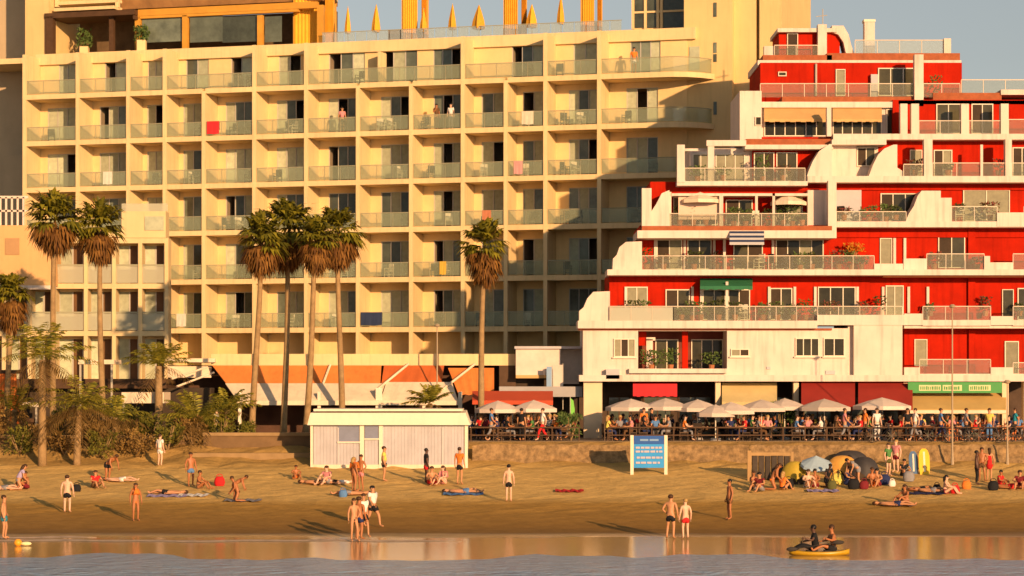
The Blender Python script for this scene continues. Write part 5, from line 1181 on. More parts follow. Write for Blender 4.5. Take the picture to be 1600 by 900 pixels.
def body(ps):
    if ps in BODY: return BODY[ps]
    j = POSES[ps]; me = skin('person_body', j, EDG, {k: rad(k) for k in j}, 'pelvis', 1)
    x = MB()
    for s_ in 'LR':            # five separate, unequal, slightly curled fingers
        w_, h = Vector(j['wr' + s_]), Vector(j['ha' + s_]); d = (h - w_).normalized(); side = d.cross(Vector((1, 0, 0)) if abs(d.x) < .8 else Vector((0, 1, 0))).normalized(); pal = d.cross(side).normalized()
        for k, L in enumerate((.060, .075, .080, .072, )):
            o = h + d * .012 + side * (.030 - .02 * k); x.tube([o, o + d * L * .5, o + d * L * .85 + pal * .016, o + d * L + pal * .032], [.010, .009, .008, .005], 5)
        o = h - d * .02 + side * .03; x.tube([o, o + side * .028 + d * .02, o + side * .034 + d * .052 + pal * .012], [.012, .010, .006], 5)
    hd = Vector(j['head']); jw = Vector(j['jaw']); up = (Vector(j['crown']) - jw).normalized(); rt = Vector((1, 0, 0)); fw = up.cross(rt).normalized()
    if ps != 'lie' and fw.y > 0: fw = -fw
    x.tube([hd + fw * .075 + up * .025, hd + fw * .108 - up * .018, hd + fw * .085 - up * .03], [.008, .018, .010], 6)
    for q in (-1, 1): x.ell(hd + rt * q * .088, (.014, .026, .034), 7, 5)
    x.tube([hd + fw * .07 - up * .062 - rt * .022, hd + fw * .092 - up * .062, hd + fw * .07 - up * .062 + rt * .022], .009, 5)
    join_extra(me, x); me.materials.clear(); me.materials.append(SKN['tan']); BODY[ps] = me
    return me
def wear(ps, kind):
    if (ps, kind) in WEAR: return WEAR[ps, kind]
    j = POSES[ps]; L = lambda a, b, f: tuple(Vector(j[a]).lerp(Vector(j[b]), f)); g = .014
    if kind == 'trunks':
        V = dict(w=L('pelvis', 'waist', .45), p=j['pelvis'], l=j['hiL'], l2=L('hiL', 'knL', .62), r=j['hiR'], r2=L('hiR', 'knR', .62)); E = [('w', 'p'), ('p', 'l'), ('l', 'l2'), ('p', 'r'), ('r', 'r2')]
        Rr = dict(w=.148, p=.165, l=.128, l2=.115, r=.128, r2=.115)
    elif kind == 'briefs':
        V = dict(w=L('pelvis', 'waist', .25), p=j['pelvis'], l=L('hiL', 'knL', .16), r=L('hiR', 'knR', .16)); E = [('w', 'p'), ('p', 'l'), ('p', 'r')]; Rr = dict(w=.145, p=.160, l=.118, r=.118)
    elif kind == 'trousers':
        V = dict(w=L('pelvis', 'waist', .45), p=j['pelvis'], l=j['hiL'], l2=j['knL'], l3=L('knL', 'anL', .9), r=j['hiR'], r2=j['knR'], r3=L('knR', 'anR', .9)); E = [('w', 'p'), ('p', 'l'), ('l', 'l2'), ('l2', 'l3'), ('p', 'r'), ('r', 'r2'), ('r2', 'r3')]
        Rr = dict(w=.125 + g, p=.131 + g, l=.108, l2=.076, l3=.060, r=.108, r2=.076, r3=.060)
    elif kind == 'shirt':
        V = dict(p=L('pelvis', 'waist', .1), w=j['waist'], c=j['chest'], n=L('chest', 'neck', .62), l=j['shL'], l2=L('shL', 'elL', .6), r=j['shR'], r2=L('shR', 'elR', .6)); E = [('p', 'w'), ('w', 'c'), ('c', 'n'), ('c', 'l'), ('l', 'l2'), ('c', 'r'), ('r', 'r2')]
        Rr = dict(p=.150, w=.112 + g + .01, c=.132 + g + .004, n=.075, l=.062 + g + .004, l2=.066, r=.062 + g + .004, r2=.066)
    elif kind == 'bikini':
        V = dict(a=L('chest', 'shL', .45), c=j['chest'], b=L('chest', 'shR', .45)); V['a'] = tuple(Vector(V['a']) + Vector((0, -.02, -.03))); V['b'] = tuple(Vector(V['b']) + Vector((0, -.02, -.03))); E = [('a', 'c'), ('c', 'b')]; Rr = dict(a=.11, c=.155, b=.11)
    elif kind == 'dress':
        V = dict(n=L('chest', 'neck', .45), c=j['chest'], w=j['waist'], p=j['pelvis'], l=L('hiL', 'hiR', .5), k=tuple((Vector(L('hiL', 'knL', .75)) + Vector(L('hiR', 'knR', .75))) / 2)); E = [('n', 'c'), ('c', 'w'), ('w', 'p'), ('p', 'l'), ('l', 'k')]; Rr = dict(n=.09, c=.150, w=.128, p=.155, l=.185, k=.20)
    me = skin('garment', V, E, Rr, 'p' if 'p' in V else 'c', 1); me.polygons.foreach_set('use_smooth', [True] * len(me.polygons)); me.materials.clear(); me.materials.append(fab('white')); WEAR[ps, kind] = me
    return me
def hairmesh(ps, kind):
    if (ps, kind) in HAIRM: return HAIRM[ps, kind]
    j = POSES[ps]; hd, cr, jw = Vector(j['head']), Vector(j['crown']), Vector(j['jaw']); up = (cr - jw).normalized(); bk = Vector((0, 1, 0)) if ps != 'lie' else Vector((0, .2, -1))
    b = MB(); c = hd + up * .035 + bk * .022; b.ell(c, (.100, .102, .092), 12, 8)
    if kind == 'long': b.tube([c + bk * .05, hd + bk * .085 - up * .06, hd + bk * .10 - up * .17, hd + bk * .09 - up * .26], [.085, .085, .07, .03], 9)
    if kind == 'cap': b.tube([c - bk * .07 + up * .02, c - bk * .17 + up * .005], [.07, .05], 8)
    o = b.build('tmp', HR['brown'], None, True); me = o.data; bpy.data.objects.remove(o); HAIRM[ps, kind] = me
    return me
GARN = {'trunks': 'swim_trunks', 'briefs': 'swim_briefs', 'trousers': 'trousers', 'shirt': 'shirt', 'bikini': 'bikini_top', 'dress': 'dress'}
def person(ps, loc, rz, label, skin_='tan', wearing=(), hair=('brown', 'short'), scale=1.0, group=None):
    o = bpy.data.objects.new('person', body(ps)); COL.objects.link(o); o.location = loc; o.rotation_euler = (0, 0, rz); o.scale = (scale,) * 3
    o.material_slots[0].link = 'OBJECT'; o.material_slots[0].material = SKN[skin_]; tag(o, label, 'person', group)
    for kind, col in wearing:
        c = bpy.data.objects.new(GARN[kind], wear(ps, kind)); COL.objects.link(c); c.parent = o; c.material_slots[0].link = 'OBJECT'; c.material_slots[0].material = fab(col)
    if hair:
        c = bpy.data.objects.new('cap' if hair[1] == 'cap' else 'hair', hairmesh(ps, hair[1])); COL.objects.link(c); c.parent = o; c.material_slots[0].link = 'OBJECT'; c.material_slots[0].material = HR[hair[0]] if hair[0] in HR else fab(hair[0])
    return o
def yD(py):       # distance of the sand seen at an image row
    lo, hi = 82.0, 131.0
    for _ in range(50):
        m_ = (lo + hi) / 2
        if HY + (H - gz(m_)) * F / m_ > py: lo = m_
        else: hi = m_
    return lo
def ps_at(px, py, dz=0): D = yD(py); return (wx(px, D), D, gz(D) + dz)
PI = math.pi
BR = random.Random(77)
def bather(px, py, ps, rz, label, skin_='tan', wearing=(), hair=('brown', 'short'), scale=1.0, group='people on the beach', dz=0.0): 
    o = person(ps, ps_at(px, py, dz), rz, label, skin_, wearing, hair, scale * BR.uniform(.93, 1.04), group); q = o.scale[0] * BR.uniform(.96, 1.20); o.scale = (q, q, o.scale[2]); return o
bather(6, 842, 'relaxed', PI * .5, 'person in teal swim trunks wading at the left edge of the shore', 'tan', [('trunks', 'teal')])
bather(105, 801, 'stand', PI, 'pale backed person in black trunks walking alone on the dark sand', 'fair', [('trunks', 'black')])
bather(212, 814, 'stand', .4, 'person in an orange swimsuit standing on the damp sand', 'deep', [('briefs', 'orange'), ('bikini', 'orange')], ('brown', 'long'))
bather(28, 766, 'kneel', PI * .6, 'person in a lilac top kneeling at the far left of the dry sand', 'tan', [('briefs', 'grey'), ('shirt', 'lilac')], ('brown', 'long'))
bather(42, 764, 'sit_sand', -.8, 'person in maroon trunks sitting beside the kneeling person at the far left', 'deep', [('trunks', 'maroon')])
bather(4, 766, 'lie', 1.4, 'person in grey trunks lying at the left edge of the dry sand', 'fair', [('trunks', 'grey')], dz=.02)
bather(148, 762, 'sit_sand', .6, 'person in a bright red shirt sitting below the drooping palm', 'tan', [('trunks', 'brown'), ('shirt', 'red')])
bather(168, 752, 'bend', .9, 'person in black trunks bending over below the bushes', 'deep', [('trunks', 'black')])
bather(188, 753, 'lie', 1.2, 'pale person lying just right of the bending one', 'fair', [('trunks', 'white')], ('brown', 'short'), dz=.02)
bather(250, 729, 'stand', PI * .8, 'person in a white shirt standing at the foot of the bushes', 'fair', [('trunks', 'white'), ('shirt', 'white')])
bather(298, 760, 'stand', .5, 'deeply tanned person with pale blue trunks standing on the dry sand', 'deep', [('trunks', 'blue')])
bather(310, 764, 'sit_sand', 1.2, 'tanned person sitting at the feet of the one with pale blue trunks', 'deep', [('briefs', 'brown')])
bather(372, 784, 'kneel', -PI * .4, 'tanned person kneeling beside a towel left of the beach centre', 'deep', [('briefs', 'brown')])
bather(366, 783, 'bend', PI * .5, 'tanned person bending over the same towel', 'deep', [('trunks', 'orange')], scale=.9)
bather(262, 773, 'lie', -1.5, 'person in dark trunks lying on a pale towel behind the orange swimsuit', 'tan', [('trunks', 'black')], dz=.02)
bather(462, 748, 'sit_sand', .3, 'small tanned person sitting alone on the sand in the cabin shadow line', 'deep', [('briefs', 'orange')], scale=.8)
bather(498, 757, 'lie', 1.45, 'person in dark trunks lying left of the trio before the cabin', 'tan', [('trunks', 'black')], dz=.02)
bather(512, 757, 'sit_sand', -.5, 'fair person in a pink top sitting in the middle of the trio before the cabin', 'fair', [('trunks', 'grey'), ('shirt', 'pink')])
bather(527, 757, 'lie', -1.3, 'person in a white shirt lying right of the trio before the cabin', 'fair', [('trunks', 'black'), ('shirt', 'white')], dz=.02)
bather(553, 768, 'stand', PI * .7, 'very tanned person in an orange bikini standing behind the walking group', 'deep', [('briefs', 'orange'), ('bikini', 'orange')], ('blond', 'long'))
bather(564, 767, 'relaxed', -.6, 'tanned person in pink trunks beside the orange bikini', 'deep', [('trunks', 'pink')])
bather(600, 752, 'stand', PI * .5, 'person in a yellow shirt and dark trunks in front of the cabin', 'tan', [('trunks', 'black'), ('shirt', 'yellow')])
bather(553, 846, 'relaxed', .4, 'tanned person in dark briefs at the left of the strolling group', 'tan', [('briefs', 'black')], ('brown', 'long'))
bather(568, 840, 'walk', .5, 'person in a white shirt and black trunks at the middle of the strolling group', 'tan', [('trunks', 'black'), ('shirt', 'white')])
bather(561, 843, 'stand', 2.6, 'deeply tanned person half hidden between two strollers', 'deep', [('trunks', 'navy')], scale=.97)
bather(582, 824, 'walk', .9, 'person in a cream shirt and black shorts farthest up the sand in the strolling group', 'tan', [('trunks', 'black'), ('shirt', 'white')], ('black', 'short'))
bather(666, 756, 'stand', PI * .6, 'person in a dark top and red trunks near the right end of the cabin', 'dark', [('trunks', 'red'), ('shirt', 'black')], ('black', 'short'))
bather(674, 757, 'sit_sand', .3, 'person in red trunks sitting beside the dark top', 'tan', [('trunks', 'red')])
bather(694, 757, 'sit_sand', -.7, 'fair person in a pink swimsuit sitting at the right end of the cabin', 'fair', [('briefs', 'pink'), ('bikini', 'pink')], ('brown', 'long'))
bather(718, 757, 'stand', PI * .9, 'person with an orange shirt and dark trunks below the right cabin corner', 'tan', [('trunks', 'black'), ('shirt', 'orange')])
bather(795, 784, 'stand', PI, 'person in black trunks standing alone right of the cabin', 'fair', [('trunks', 'black')], ('black', 'short'))
bather(724, 771, 'lie', 1.5, 'person in blue trunks lying on a blue towel right of the cabin', 'tan', [('trunks', 'blue')], dz=.02)
bather(548, 774, 'lie', -1.4, 'person in grey trunks lying just above the strolling group', 'tan', [('trunks', 'grey')], dz=.02)
bather(1048, 842, 'relaxed', PI * .9, 'person in dark trunks, left of the couple at the waterline', 'tan', [('trunks', 'black')])
bather(1071, 842, 'stand', PI * 1.1, 'person in bright red trunks, right of the couple at the waterline', 'fair', [('trunks', 'red')], ('blond', 'short'))
bather(1140, 812, 'stand', -1.2, 'person in tan trunks on the damp sand right of the notice board', 'deep', [('trunks', 'brown')], ('black', 'short'))
rr = random.Random(17)
for (px, py, ps, rz, lab, sk, wr, hr) in (
    (1176, 764, 'sit_sand', .5, 'person in brown trunks sitting at the foot of the stacked sunbeds', 'deep', [('trunks', 'brown')], ('brown', 'short')),
    (1188, 768, 'sit_sand', -.6, 'person in a maroon shirt sitting between the sunbeds and the yellow tent', 'tan', [('trunks', 'grey'), ('shirt', 'maroon')], ('black', 'short')),
    (1206, 766, 'kneel', 1.4, 'tanned person kneeling next to the yellow tent', 'deep', [('briefs', 'orange')], ('brown', 'long')),
    (1222, 766, 'sit_sand', 2.4, 'person in an orange top leaning by the yellow tent', 'tan', [('briefs', 'black'), ('shirt', 'orange')], ('blond', 'long')),
    (1262, 762, 'sit_sand', .2, 'fair person sitting under the pale blue parasol', 'fair', [('briefs', 'grey')], ('brown', 'long')),
    (1274, 762, 'sit_sand', -.4, 'deeply tanned person sitting right under the pale blue parasol', 'deep', [('trunks', 'maroon')], ('black', 'short')),
    (1292, 762, 'kneel', .5, 'person in dark clothes kneeling between the blue parasol and the lime bag', 'dark', [('trunks', 'black'), ('shirt', 'black')], ('black', 'short')),
    (1322, 758, 'sit_sand', 1.0, 'person in navy sitting right of the lime bag', 'tan', [('trunks', 'navy'), ('shirt', 'navy')], ('brown', 'short')),
    (1340, 760, 'bend', -1.1, 'person in grey bending beside the orange beach mat', 'tan', [('trunks', 'grey'), ('shirt', 'grey')], ('black', 'short')),
    (1362, 760, 'sit_sand', .1, 'tanned person sitting near the middle of the crowd in orange trunks', 'deep', [('trunks', 'orange')], ('brown', 'short')),
    (1371, 760, 'sit_sand', -.5, 'person in maroon trunks sitting against the orange trunks', 'tan', [('trunks', 'maroon')], ('black', 'short')),
    (1388, 744, 'stand', .6, 'person in a green shirt standing on the bank above the crowd', 'fair', [('trunks', 'olive'), ('shirt', 'green')], ('brown', 'short')),
    (1400, 738, 'stand', -.7, 'person in a pink top standing left of the blue board', 'fair', [('trunks', 'maroon'), ('shirt', 'pink')], ('blond', 'short')),
    (1412, 744, 'sit_sand', .2, 'person in black sitting left of the blue board', 'tan', [('trunks', 'black'), ('shirt', 'black')], ('black', 'short')),
    (1398, 791, 'lie', 1.3, 'person in navy trunks lying nearest the damp sand on the right', 'tan', [('trunks', 'navy')], ('brown', 'short')),
    (1416, 788, 'sit_sand', -1.0, 'deeply tanned person sitting nearest the damp sand on the right', 'deep', [('briefs', 'maroon')], ('brown', 'long')),
    (1438, 768, 'lie', 1.5, 'person in black trunks lying left of the leaning one', 'deep', [('trunks', 'black')], ('black', 'short')),
    (1455, 770, 'lie', 1.2, 'person in grey trunks lying in a row before the yellow board', 'tan', [('trunks', 'grey')], ('brown', 'short')),
    (1476, 772, 'sit_sand', 1.2, 'person with black hair sitting up beside a red bag', 'fair', [('briefs', 'maroon')], ('black', 'long')),
    (1526, 758, 'stand', 1.4, 'person in black leaning near the lamp post at the right', 'dark', [('trousers', 'black')], ('black', 'short')),
    (1534, 752, 'relaxed', -.3, 'tall tanned person standing near the right lamp post', 'deep', [('trunks', 'brown')], ('brown', 'short')),
    (1546, 752, 'stand', PI, 'person in a long red dress near the right lamp post', 'tan', [('dress', 'red')], ('brown', 'long')),
    (1562, 762, 'sit_sand', .8, 'person in a red shirt sitting at the right end of the beach', 'deep', [('trunks', 'red'), ('shirt', 'red')], ('black', 'short')),
    (1576, 764, 'lie', 1.2, 'person in red trunks lying at the right end of the beach', 'deep', [('trunks', 'red')], ('brown', 'short')),
    (1594, 764, 'sit_sand', -.3, 'person in maroon sitting at the right edge of the view', 'tan', [('trunks', 'maroon'), ('shirt', 'maroon')], ('brown', 'short'))):
    bather(px, py, ps, rz, lab, sk, wr, hr, dz=.02 if ps == 'lie' else 0)
# people at the terrace tables
CL = ['white', 'red', 'orange', 'black', 'blue', 'pink', 'brown', 'grey', 'navy', 'yellow', 'green', 'maroon']
for i, (q, rz, where) in enumerate(SEATS):
    c = rr.choice(CL); ps = 'sit_chair' if rr.random() < .6 else 'sit_drink'
    person(ps, q, rz, f'diner in a {c} shirt seated at a terrace table {where}', rr.choice(['tan', 'fair', 'deep']), [('trousers', rr.choice(['black', 'navy', 'brown', 'grey'])), ('shirt', c)], (rr.choice(['brown', 'black', 'blond']), rr.choice(['short', 'long'])), 1, f'diners in {c} at the terrace {where}')
def walker(px, D, ps, rz, lab, wr, sk='tan', hr=('brown', 'short')): person(ps, (wx(px, D), D, gz(D) + (.016 if D > 129.6 else 0)), rz, lab, sk, wr, hr, 1, 'people on the promenade')
walker(338, 129.9, 'stand', 1.2, 'person all in white standing behind the low terrace wall', [('trousers', 'white'), ('shirt', 'white')], 'fair')
walker(1006, 130.9, 'stand', .4, 'waiter in a bright orange shirt standing beneath the crimson awning', [('trousers', 'black'), ('shirt', 'orange')])
walker(1018, 131.2, 'walk', 1.4, 'person in black walking beneath the crimson awning', [('trousers', 'black'), ('shirt', 'black')], 'tan', ('black', 'short'))
walker(1320, 130.0, 'walk', 1.5, 'person in pink walking between the two maroon awnings', [('trousers', 'grey'), ('shirt', 'pink')])
walker(1352, 130.1, 'walk', -1.5, 'person in orange walking under the right maroon awning', [('trousers', 'brown'), ('shirt', 'orange')])
walker(1370, 130.0, 'stand', .3, 'person in cream standing under the right maroon awning', [('trousers', 'white'), ('shirt', 'white')], 'fair')
walker(1430, 129.95, 'walk', -1.4, 'person in white walking by the edge of the tan awning', [('trousers', 'grey'), ('shirt', 'white')], 'fair')
walker(1470, 130.0, 'walk', 1.5, 'person in a blue shirt walking under the tan awning', [('trousers', 'navy'), ('shirt', 'blue')])
walker(1510, 130.1, 'walk', 1.4, 'person in grey walking under the tan awning', [('trousers', 'black'), ('shirt', 'grey')])
walker(1546, 130.0, 'stand', -.5, 'person in a yellow shirt under the right end of the tan awning', [('trousers', 'blue'), ('shirt', 'yellow')])
walker(1586, 130.2, 'walk', -1.5, 'person in teal by the right edge of the promenade', [('trousers', 'black'), ('shirt', 'teal')])
walker(768, 130.0, 'walk', 1.4, 'person in blue walking past the left parasol of the kiosk pair', [('trousers', 'grey'), ('shirt', 'blue')])
walker(815, 129.9, 'stand', 2.6, 'person in black standing before the right parasol of the kiosk pair', [('trousers', 'black'), ('shirt', 'black')], 'tan', ('black', 'short'))
walker(848, 129.9, 'walk', -1.4, 'person in a white shirt and red trousers passing the kiosk', [('trousers', 'red'), ('shirt', 'white')], 'fair')
walker(1418, 129.9, 'stand', .2, 'person in black standing at the left end of the tan awning', [('trousers', 'black'), ('shirt', 'black')], 'tan', ('black', 'short'))
# people on the hotel balconies
def guest(row, i, f, ps, rz, lab, wr, sk='tan', hr=('black', 'short'), d=.8): person(ps, bspot(row, i, f, d), rz, lab, sk, wr, hr, 1, 'guests on the hotel balconies')
guest(1, 8, .42, 'phone', .6, 'dark haired person in brown standing on the hotel balcony beside the one in white', [('trousers', 'brown'), ('shirt', 'brown')], 'deep')
guest(1, 8, .70, 'stand', -.4, 'person in a white shirt standing on a hotel balcony in the second row', [('trousers', 'grey'), ('shirt', 'white')], 'fair')
guest(1, 6, .62, 'stand', .3, 'person in pink standing on a hotel balcony two bays left of the pair', [('trunks', 'black'), ('shirt', 'pink')])
guest(0, 11, .40, 'stand', .2, 'person in an orange shirt on the top curved hotel balcony', [('trunks', 'white'), ('shirt', 'orange')])
# ------------------------------------------------------------------ BEACH GEAR
def towel_on_sand(px, py, L, col, lab, rz=0.0, wd=.85):
    p = ps_at(px, py); D = p[1]; slope_ = (gz(D + 1) - gz(D)); b = MB(); n = 10; q = []
    for i in range(n + 1):
        for k in (0, 1):
            x = p[0] + (i / n - .5) * L; y = D + (k - .5) * wd + .05 * math.sin(i * 1.3); q.append((x, y, gz(y) + .05 + .03 * math.sin(i * 2.1 + k)))
    b.add(q, [(2 * i, 2 * i + 2, 2 * i + 3, 2 * i + 1) for i in range(n)])
    o = b.build('beach_towel', fab(col)); tag(o, lab, 'towel', 'towels on the sand')
for (px, py, L, col, lab) in ((890, 768, 1.35, 'red', 'bright red towel spread alone on the open sand'), (724, 773, 1.9, 'blue', 'blue towel under the person lying right of the cabin'), (262, 776, 1.9, 'lilac', 'lilac towel under the person in dark trunks'), (302, 775, 1.4, 'white', 'pale towel beside the lilac towel'), (380, 783, 1.7, 'grey', 'grey towel beside the kneeling tanned person'),
                              (1286, 768, 1.5, 'lilac', 'lilac towel in front of the lime bag'), (1404, 790, 1.5, 'grey', 'grey towel nearest the damp sand on the right'), (1446, 772, 1.8, 'navy', 'navy towel under the pair lying before the yellow board')):
    towel_on_sand(px, py, L, col, lab)
def bag(px, py, col, lab, s=.4):
    p = ps_at(px, py); t = thing('beach_bag', lab, 'bag', p, 'bags on the sand'); b = MB()
    n = 10; lv = [(0, .8), (.35, 1.0), (.8, .85), (1.0, .45)]; vs = [(p[0] + s * .6 * r_ * math.cos(2 * PI * k / n), p[1] + s * .35 * r_ * math.sin(2 * PI * k / n), p[2] + s * f) for f, r_ in lv for k in range(n)]
    b.add(vs, [(i * n + k, i * n + (k + 1) % n, (i + 1) * n + (k + 1) % n, (i + 1) * n + k) for i in range(3) for k in range(n)] + [tuple(range(3 * n, 4 * n))]); b.build('sack', fab(col), t, True)
    b = MB(); b.tube([(p[0] + s * .35 * math.cos(a), p[1], p[2] + s * (.9 + .35 * math.sin(a))) for a in [PI * k / 8 for k in range(9)]], .018, 5); b.build('strap', fab(col), t)
for a in ((343, 759, 'red', 'bright red beach bag left of the kneeling tanned person', .45), (1492, 771, 'red', 'red bag beside the person with black hair', .4), (1308, 757, 'yellow', 'lime yellow bag among the beach crowd', .55), (536, 777, 'blue', 'pale blue bag left of the strolling group', .35), (120, 768, 'black', 'black bag between the red shirt and the walker', .35), (1394, 760, 'white', 'small white bag on the sand before the blue board', .3)): bag(*a)
for a in ((1232, 763, 'black', 'black rucksack left of the mustard tent', .45), (1300, 764, 'olive', 'olive rucksack in front of the kneeling person in dark clothes', .4), (1334, 764, 'black', 'black rucksack right of the lime bag', .5), (1350, 764, 'maroon', 'maroon bag beside the bending person in grey', .4), (1382, 757, 'navy', 'navy cool bag near the person in maroon trunks', .5), (1420, 752, 'grey', 'grey rucksack at the foot of the blue board', .5), (1464, 768, 'black', 'black bag between the row of lying people', .35), (1510, 764, 'orange', 'orange bag left of the person in black by the lamp post', .4), (1552, 766, 'black', 'black rucksack below the red dress', .45)): bag(*a)
t = thing('beach_parasol', 'pale blue beach parasol tilted over the crowd on the right', 'parasol', ps_at(1274, 757)); p = ps_at(1274, 757); D = p[1]
b = MB(); top = (p[0] + .05, D + .1, wz(712, D)); b.tube([p, top], .022, 6); b.build('pole', WHITE2, t)
b = MB(); n = 12; b.add([top] + [(top[0] + .75 * math.cos(2 * PI * k / n), top[1] - .1 + .7 * math.sin(2 * PI * k / n), top[2] - .38 + .26 * math.sin(2 * PI * k / n)) for k in range(n)] + [(top[0] + .78 * math.cos(2 * PI * k / n), top[1] - .1 + .73 * math.sin(2 * PI * k / n), top[2] - .50 + .26 * math.sin(2 * PI * k / n)) for k in range(n)], [(0, 1 + k, 1 + (k + 1) % n) for k in range(n)] + [(1 + k, 1 + n + k, 1 + n + (k + 1) % n, 1 + (k + 1) % n) for k in range(n)])
b.build('canopy', mat('pale_blue_canvas', (.40, .52, .60), .8, .1, 1), t)
def beach_tent(px, py, wpx, hpx, m, lab):
    p = ps_at(px, py); D = p[1]; r_ = wpx * D / F / 2; h = hpx * D / F; t = thing('beach_tent', lab, 'tent', p); b = MB(); n = 20; vs = []; q = 7
    for i in range(q + 1):
        a = math.pi / 2 * i / q
        for k in range(n):
            c = 2 * math.pi * k / n; f = 1 + .05 * math.cos(4 * c); vs.append((p[0] + r_ * f * math.cos(a) ** .8 * math.cos(c), D + .5 + .62 * f * math.cos(a) ** .8 * math.sin(c), p[2] - .04 + (h + .04) * math.sin(a) ** .9))
    b.add(vs, [(i * n + k, i * n + (k + 1) % n, (i + 1) * n + (k + 1) % n, (i + 1) * n + k) for i in range(q) for k in range(n)]); b.build('shell', m, t, True)
    b = MB(); b.prism([(p[0] + r_ * .5 * math.cos(PI * k / 10) + .1 * r_, D - .16 + .38 * math.sin(PI * k / 10) ** 2, p[2] + .01 + h * .72 * math.sin(PI * k / 10)) for k in range(11)], (0, .02, 0)); b.build('door_opening', BLACK, t)
beach_tent(1244, 757, 46, 36, mat('mustard_nylon', (.52, .36, .04), .6, .15, 2), 'mustard yellow pop up beach tent left of the pale blue parasol')
beach_tent(1318, 744, 52, 32, mat('amber_nylon', (.72, .36, .07), .6, .15, 2), 'amber beach tent behind the lime bag')
beach_tent(1352, 750, 50, 36, mat('charcoal_nylon', (.05, .045, .045), .6, .2, 2), 'charcoal beach tent right of the amber one')
beach_tent(1330, 730, 60, 26, mat('charcoal_nylon', (.05, .045, .045), .6, .2, 2), 'low charcoal beach tent up the bank behind the amber one')
def board(px, py0, py1, wpx, m, lab):
    D = yD(py1); x = wx(px, D); z0 = gz(D); h = (py1 - py0) * D / F; w_ = wpx * D / F / 2; t = thing('bodyboard', lab, 'board', (x, D, z0), 'boards standing upright in the sand')
    pts = [(-.8, -.06), (.8, -.06), (1, .25), (1, .75), (.7, .95), (.3, 1.02), (-.3, 1.02), (-.7, .95), (-1, .75), (-1, .25)]
    b = MB(); b.prism([(x + a * w_, D + .25 * c * h, z0 + c * h) for a, c in pts], (0, .07, 0)); b.build('deck', m, t)
    b = MB(); b.prism([(x + a * w_ * .18, D + .25 * c * h - .006, z0 + c * h) for a, c in ((-1, .1), (1, .1), (1, .9), (-1, .9))], (0, .005, 0)); b.build('stripe', WHITE2, t)
board(1445, 702, 741, 17, mat('yellow_foam', (.80, .50, .02), .5, .1, 2), 'bright yellow board standing upright in the sand'); board(1428, 706, 740, 14, mat('blue_foam', (.06, .14, .28), .5, .1, 2), 'blue board standing upright left of the yellow one')
# stacked sunbeds behind a timber screen
D = yD(750); z0 = gz(D)
t = thing('sunbed_rack', 'dark sunbeds stood on end in a timber rack on the sand', 'sunbeds', (wx(1205, D), D, z0))
b = MB(); b.pb(1168, 704, 1174, 752, D - .1, .15); b.pb(1236, 706, 1240, 745, D - .1, .15); b.pb(1174, 707, 1236, 712, D - .08, .12); b.build('frame', mat('sun_bleached_timber', (.42, .26, .11), .8, .2, 2), t)
for k in range(6): b = MB(); x = 1176 + k * 10; b.pb(x, 711 + (k % 3), x + 8, 749, D + .02 + .03 * (k % 2), .35); b.build('sunbed', mat('sunbed_weave', (.08, .06, .045), .8, .25, 3, rnd=.5), t)
# bicycles on the bank at the right
def bicycle(px, D, rz, lab):
    z0 = gz(D); t = thing('bicycle', lab, 'bicycle', (wx(px, D), D, z0), 'bicycles parked along the bank'); c = Vector((wx(px, D), D, z0)); M = Matrix.Rotation(rz, 3, 'Z')
    P = lambda x, z, y=0: tuple(c + M @ Vector((x, y, z)))
    for x in (-.52, .52):
        b = MB(); b.tube([P(x + .33 * math.cos(2 * PI * k / 20), .34 + .33 * math.sin(2 * PI * k / 20)) for k in range(21)], .022, 6); o = b.build('wheel', DARKC, t)
        b = MB(); 
        for k in range(4): a = PI * k / 4; b.tube([P(x + .31 * math.cos(a), .34 + .31 * math.sin(a)), P(x - .31 * math.cos(a), .34 - .31 * math.sin(a))], .005, 4)
        b.build('spokes', METAL, o)
    b = MB()
    for q in ([(-.52, .34), (-.1, .30), (.38, .78), (-.2, .76), (-.1, .30)], [(-.52, .34), (-.2, .76)], [(.52, .34), (.36, .86), (.34, .98)], [(-.2, .76), (-.23, .90)]): b.tube([P(*k) for k in q], .018, 6)
    b.build('frame', mat('bicycle_enamel', (.05, .05, .06), .4, .1, 2, rnd=.6), t)
    b = MB(); b.tube([P(.34, .98, -.26), P(.36, 1.0, 0), P(.34, .98, .26)], .014, 6); b.build('handlebar', METAL, t)
    b = MB(); b.tube([P(-.38, .91), P(-.1, .93)], [.07, .025], 7); b.build('saddle', DARKC, t)
for i, (px, rz, lab) in enumerate(((1500, .2, 'bicycle parked just right of the tall lamp post'), (1466, -.25, 'bicycle parked just left of the tall lamp post'), (1592, .1, 'bicycle parked right of the shorter lamp post'), (1545, -.15, 'bicycle parked above the person in the red dress'), (1378, .15, 'bicycle parked above the charcoal tent'))):
    bicycle(px, 128.8, rz, lab)
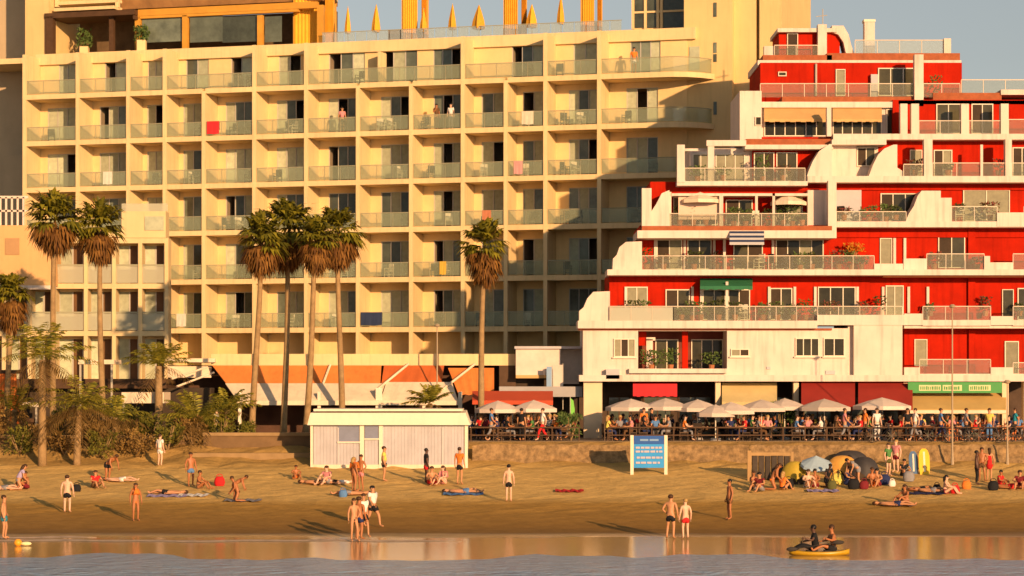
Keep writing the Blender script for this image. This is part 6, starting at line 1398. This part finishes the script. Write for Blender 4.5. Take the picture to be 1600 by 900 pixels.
# small ball and buoy-coloured float at the shore
p = ps_at(28, 853); b = MB(); b.ell((p[0], p[1], p[2] + .13), (.16, .16, .15), 12, 8); t = tag(b.build('beach_ball', mat('ball_orange', (.85, .36, .03), .4, .1, 2), smooth=True), 'orange beach ball lying at the waterline on the left', 'ball')
b = MB(); b.ell((p[0] + .32, p[1], p[2] + .09), (.22, .10, .08), 10, 6); tag(b.build('body_float', mat('float_cream', (.85, .75, .4), .5, .05, 2), smooth=True), 'pale cream float beside the orange beach ball', 'float')
# ------------------------------------------------------------------ KAYAK
D = 90.2; x = wx(1280, D); z0 = .0
t = thing('kayak', 'yellow sit on top kayak with two paddlers just off the shore', 'kayak', (x, D, z0)); b = MB(); n = 16; L = 1.12; vs = []
for i in range(n + 1):
    f = i / n * 2 - 1; w_ = .36 * (1 - abs(f) ** 2.4) + .02; lift = .10 * abs(f) ** 3
    for (q, zz) in ((-1, .13), (-.8, .02), (0, -.06), (.8, .02), (1, .13), (.75, .16), (0, .12), (-.75, .16)): vs.append((x + f * L, D + q * w_, z0 + zz + lift))
m8 = 8; b.add(vs, [(i * m8 + k, i * m8 + (k + 1) % m8, (i + 1) * m8 + (k + 1) % m8, (i + 1) * m8 + k) for i in range(n) for k in range(m8)] + [tuple(range(m8))[::-1], tuple(range(n * m8, n * m8 + m8))])
b.build('hull', mat('kayak_yellow', (.50, .29, .012), .35, .12, 1.5, spec=.5), t, True)
for dx in (-.28, .38):
    b = MB(); b.box(x + dx - .2, x + dx + .2, D - .22, D + .22, .155, .20); b.box(x + dx + .16, x + dx + .22, D - .2, D + .2, .2, .42); b.build('seat', DARKC, t)
person('paddle', (x - .12, D, .13), -PI / 2, 'person in a dark wetsuit sitting at the front of the yellow kayak', 'dark', [('trousers', 'black'), ('shirt', 'black')], ('black', 'short'), 1.12, 'paddlers on the kayak')
person('paddle', (x + .55, D, .13), -PI / 2 + .2, 'bare backed tanned person sitting at the rear of the yellow kayak', 'deep', [('trunks', 'black')], ('brown', 'short'), 1.12, 'paddlers on the kayak')
pdl = thing('paddle', 'dark double bladed paddle held across the yellow kayak', 'paddle', (x, D - .4, .45)); b = MB(); b.tube([(x - .95, D - .42, .28), (x + .55, D - .36, .50)], .018, 6); b.build('shaft', DARKC, pdl)
for (px_, py_, pz_, s_) in ((x - 1.05, D - .425, .265, -1), (x + .66, D - .355, .515, 1)): b = MB(); b.ell((px_, py_, pz_), (.22, .03, .085), 10, 6); b.build('blade', DARKC, pdl, True)
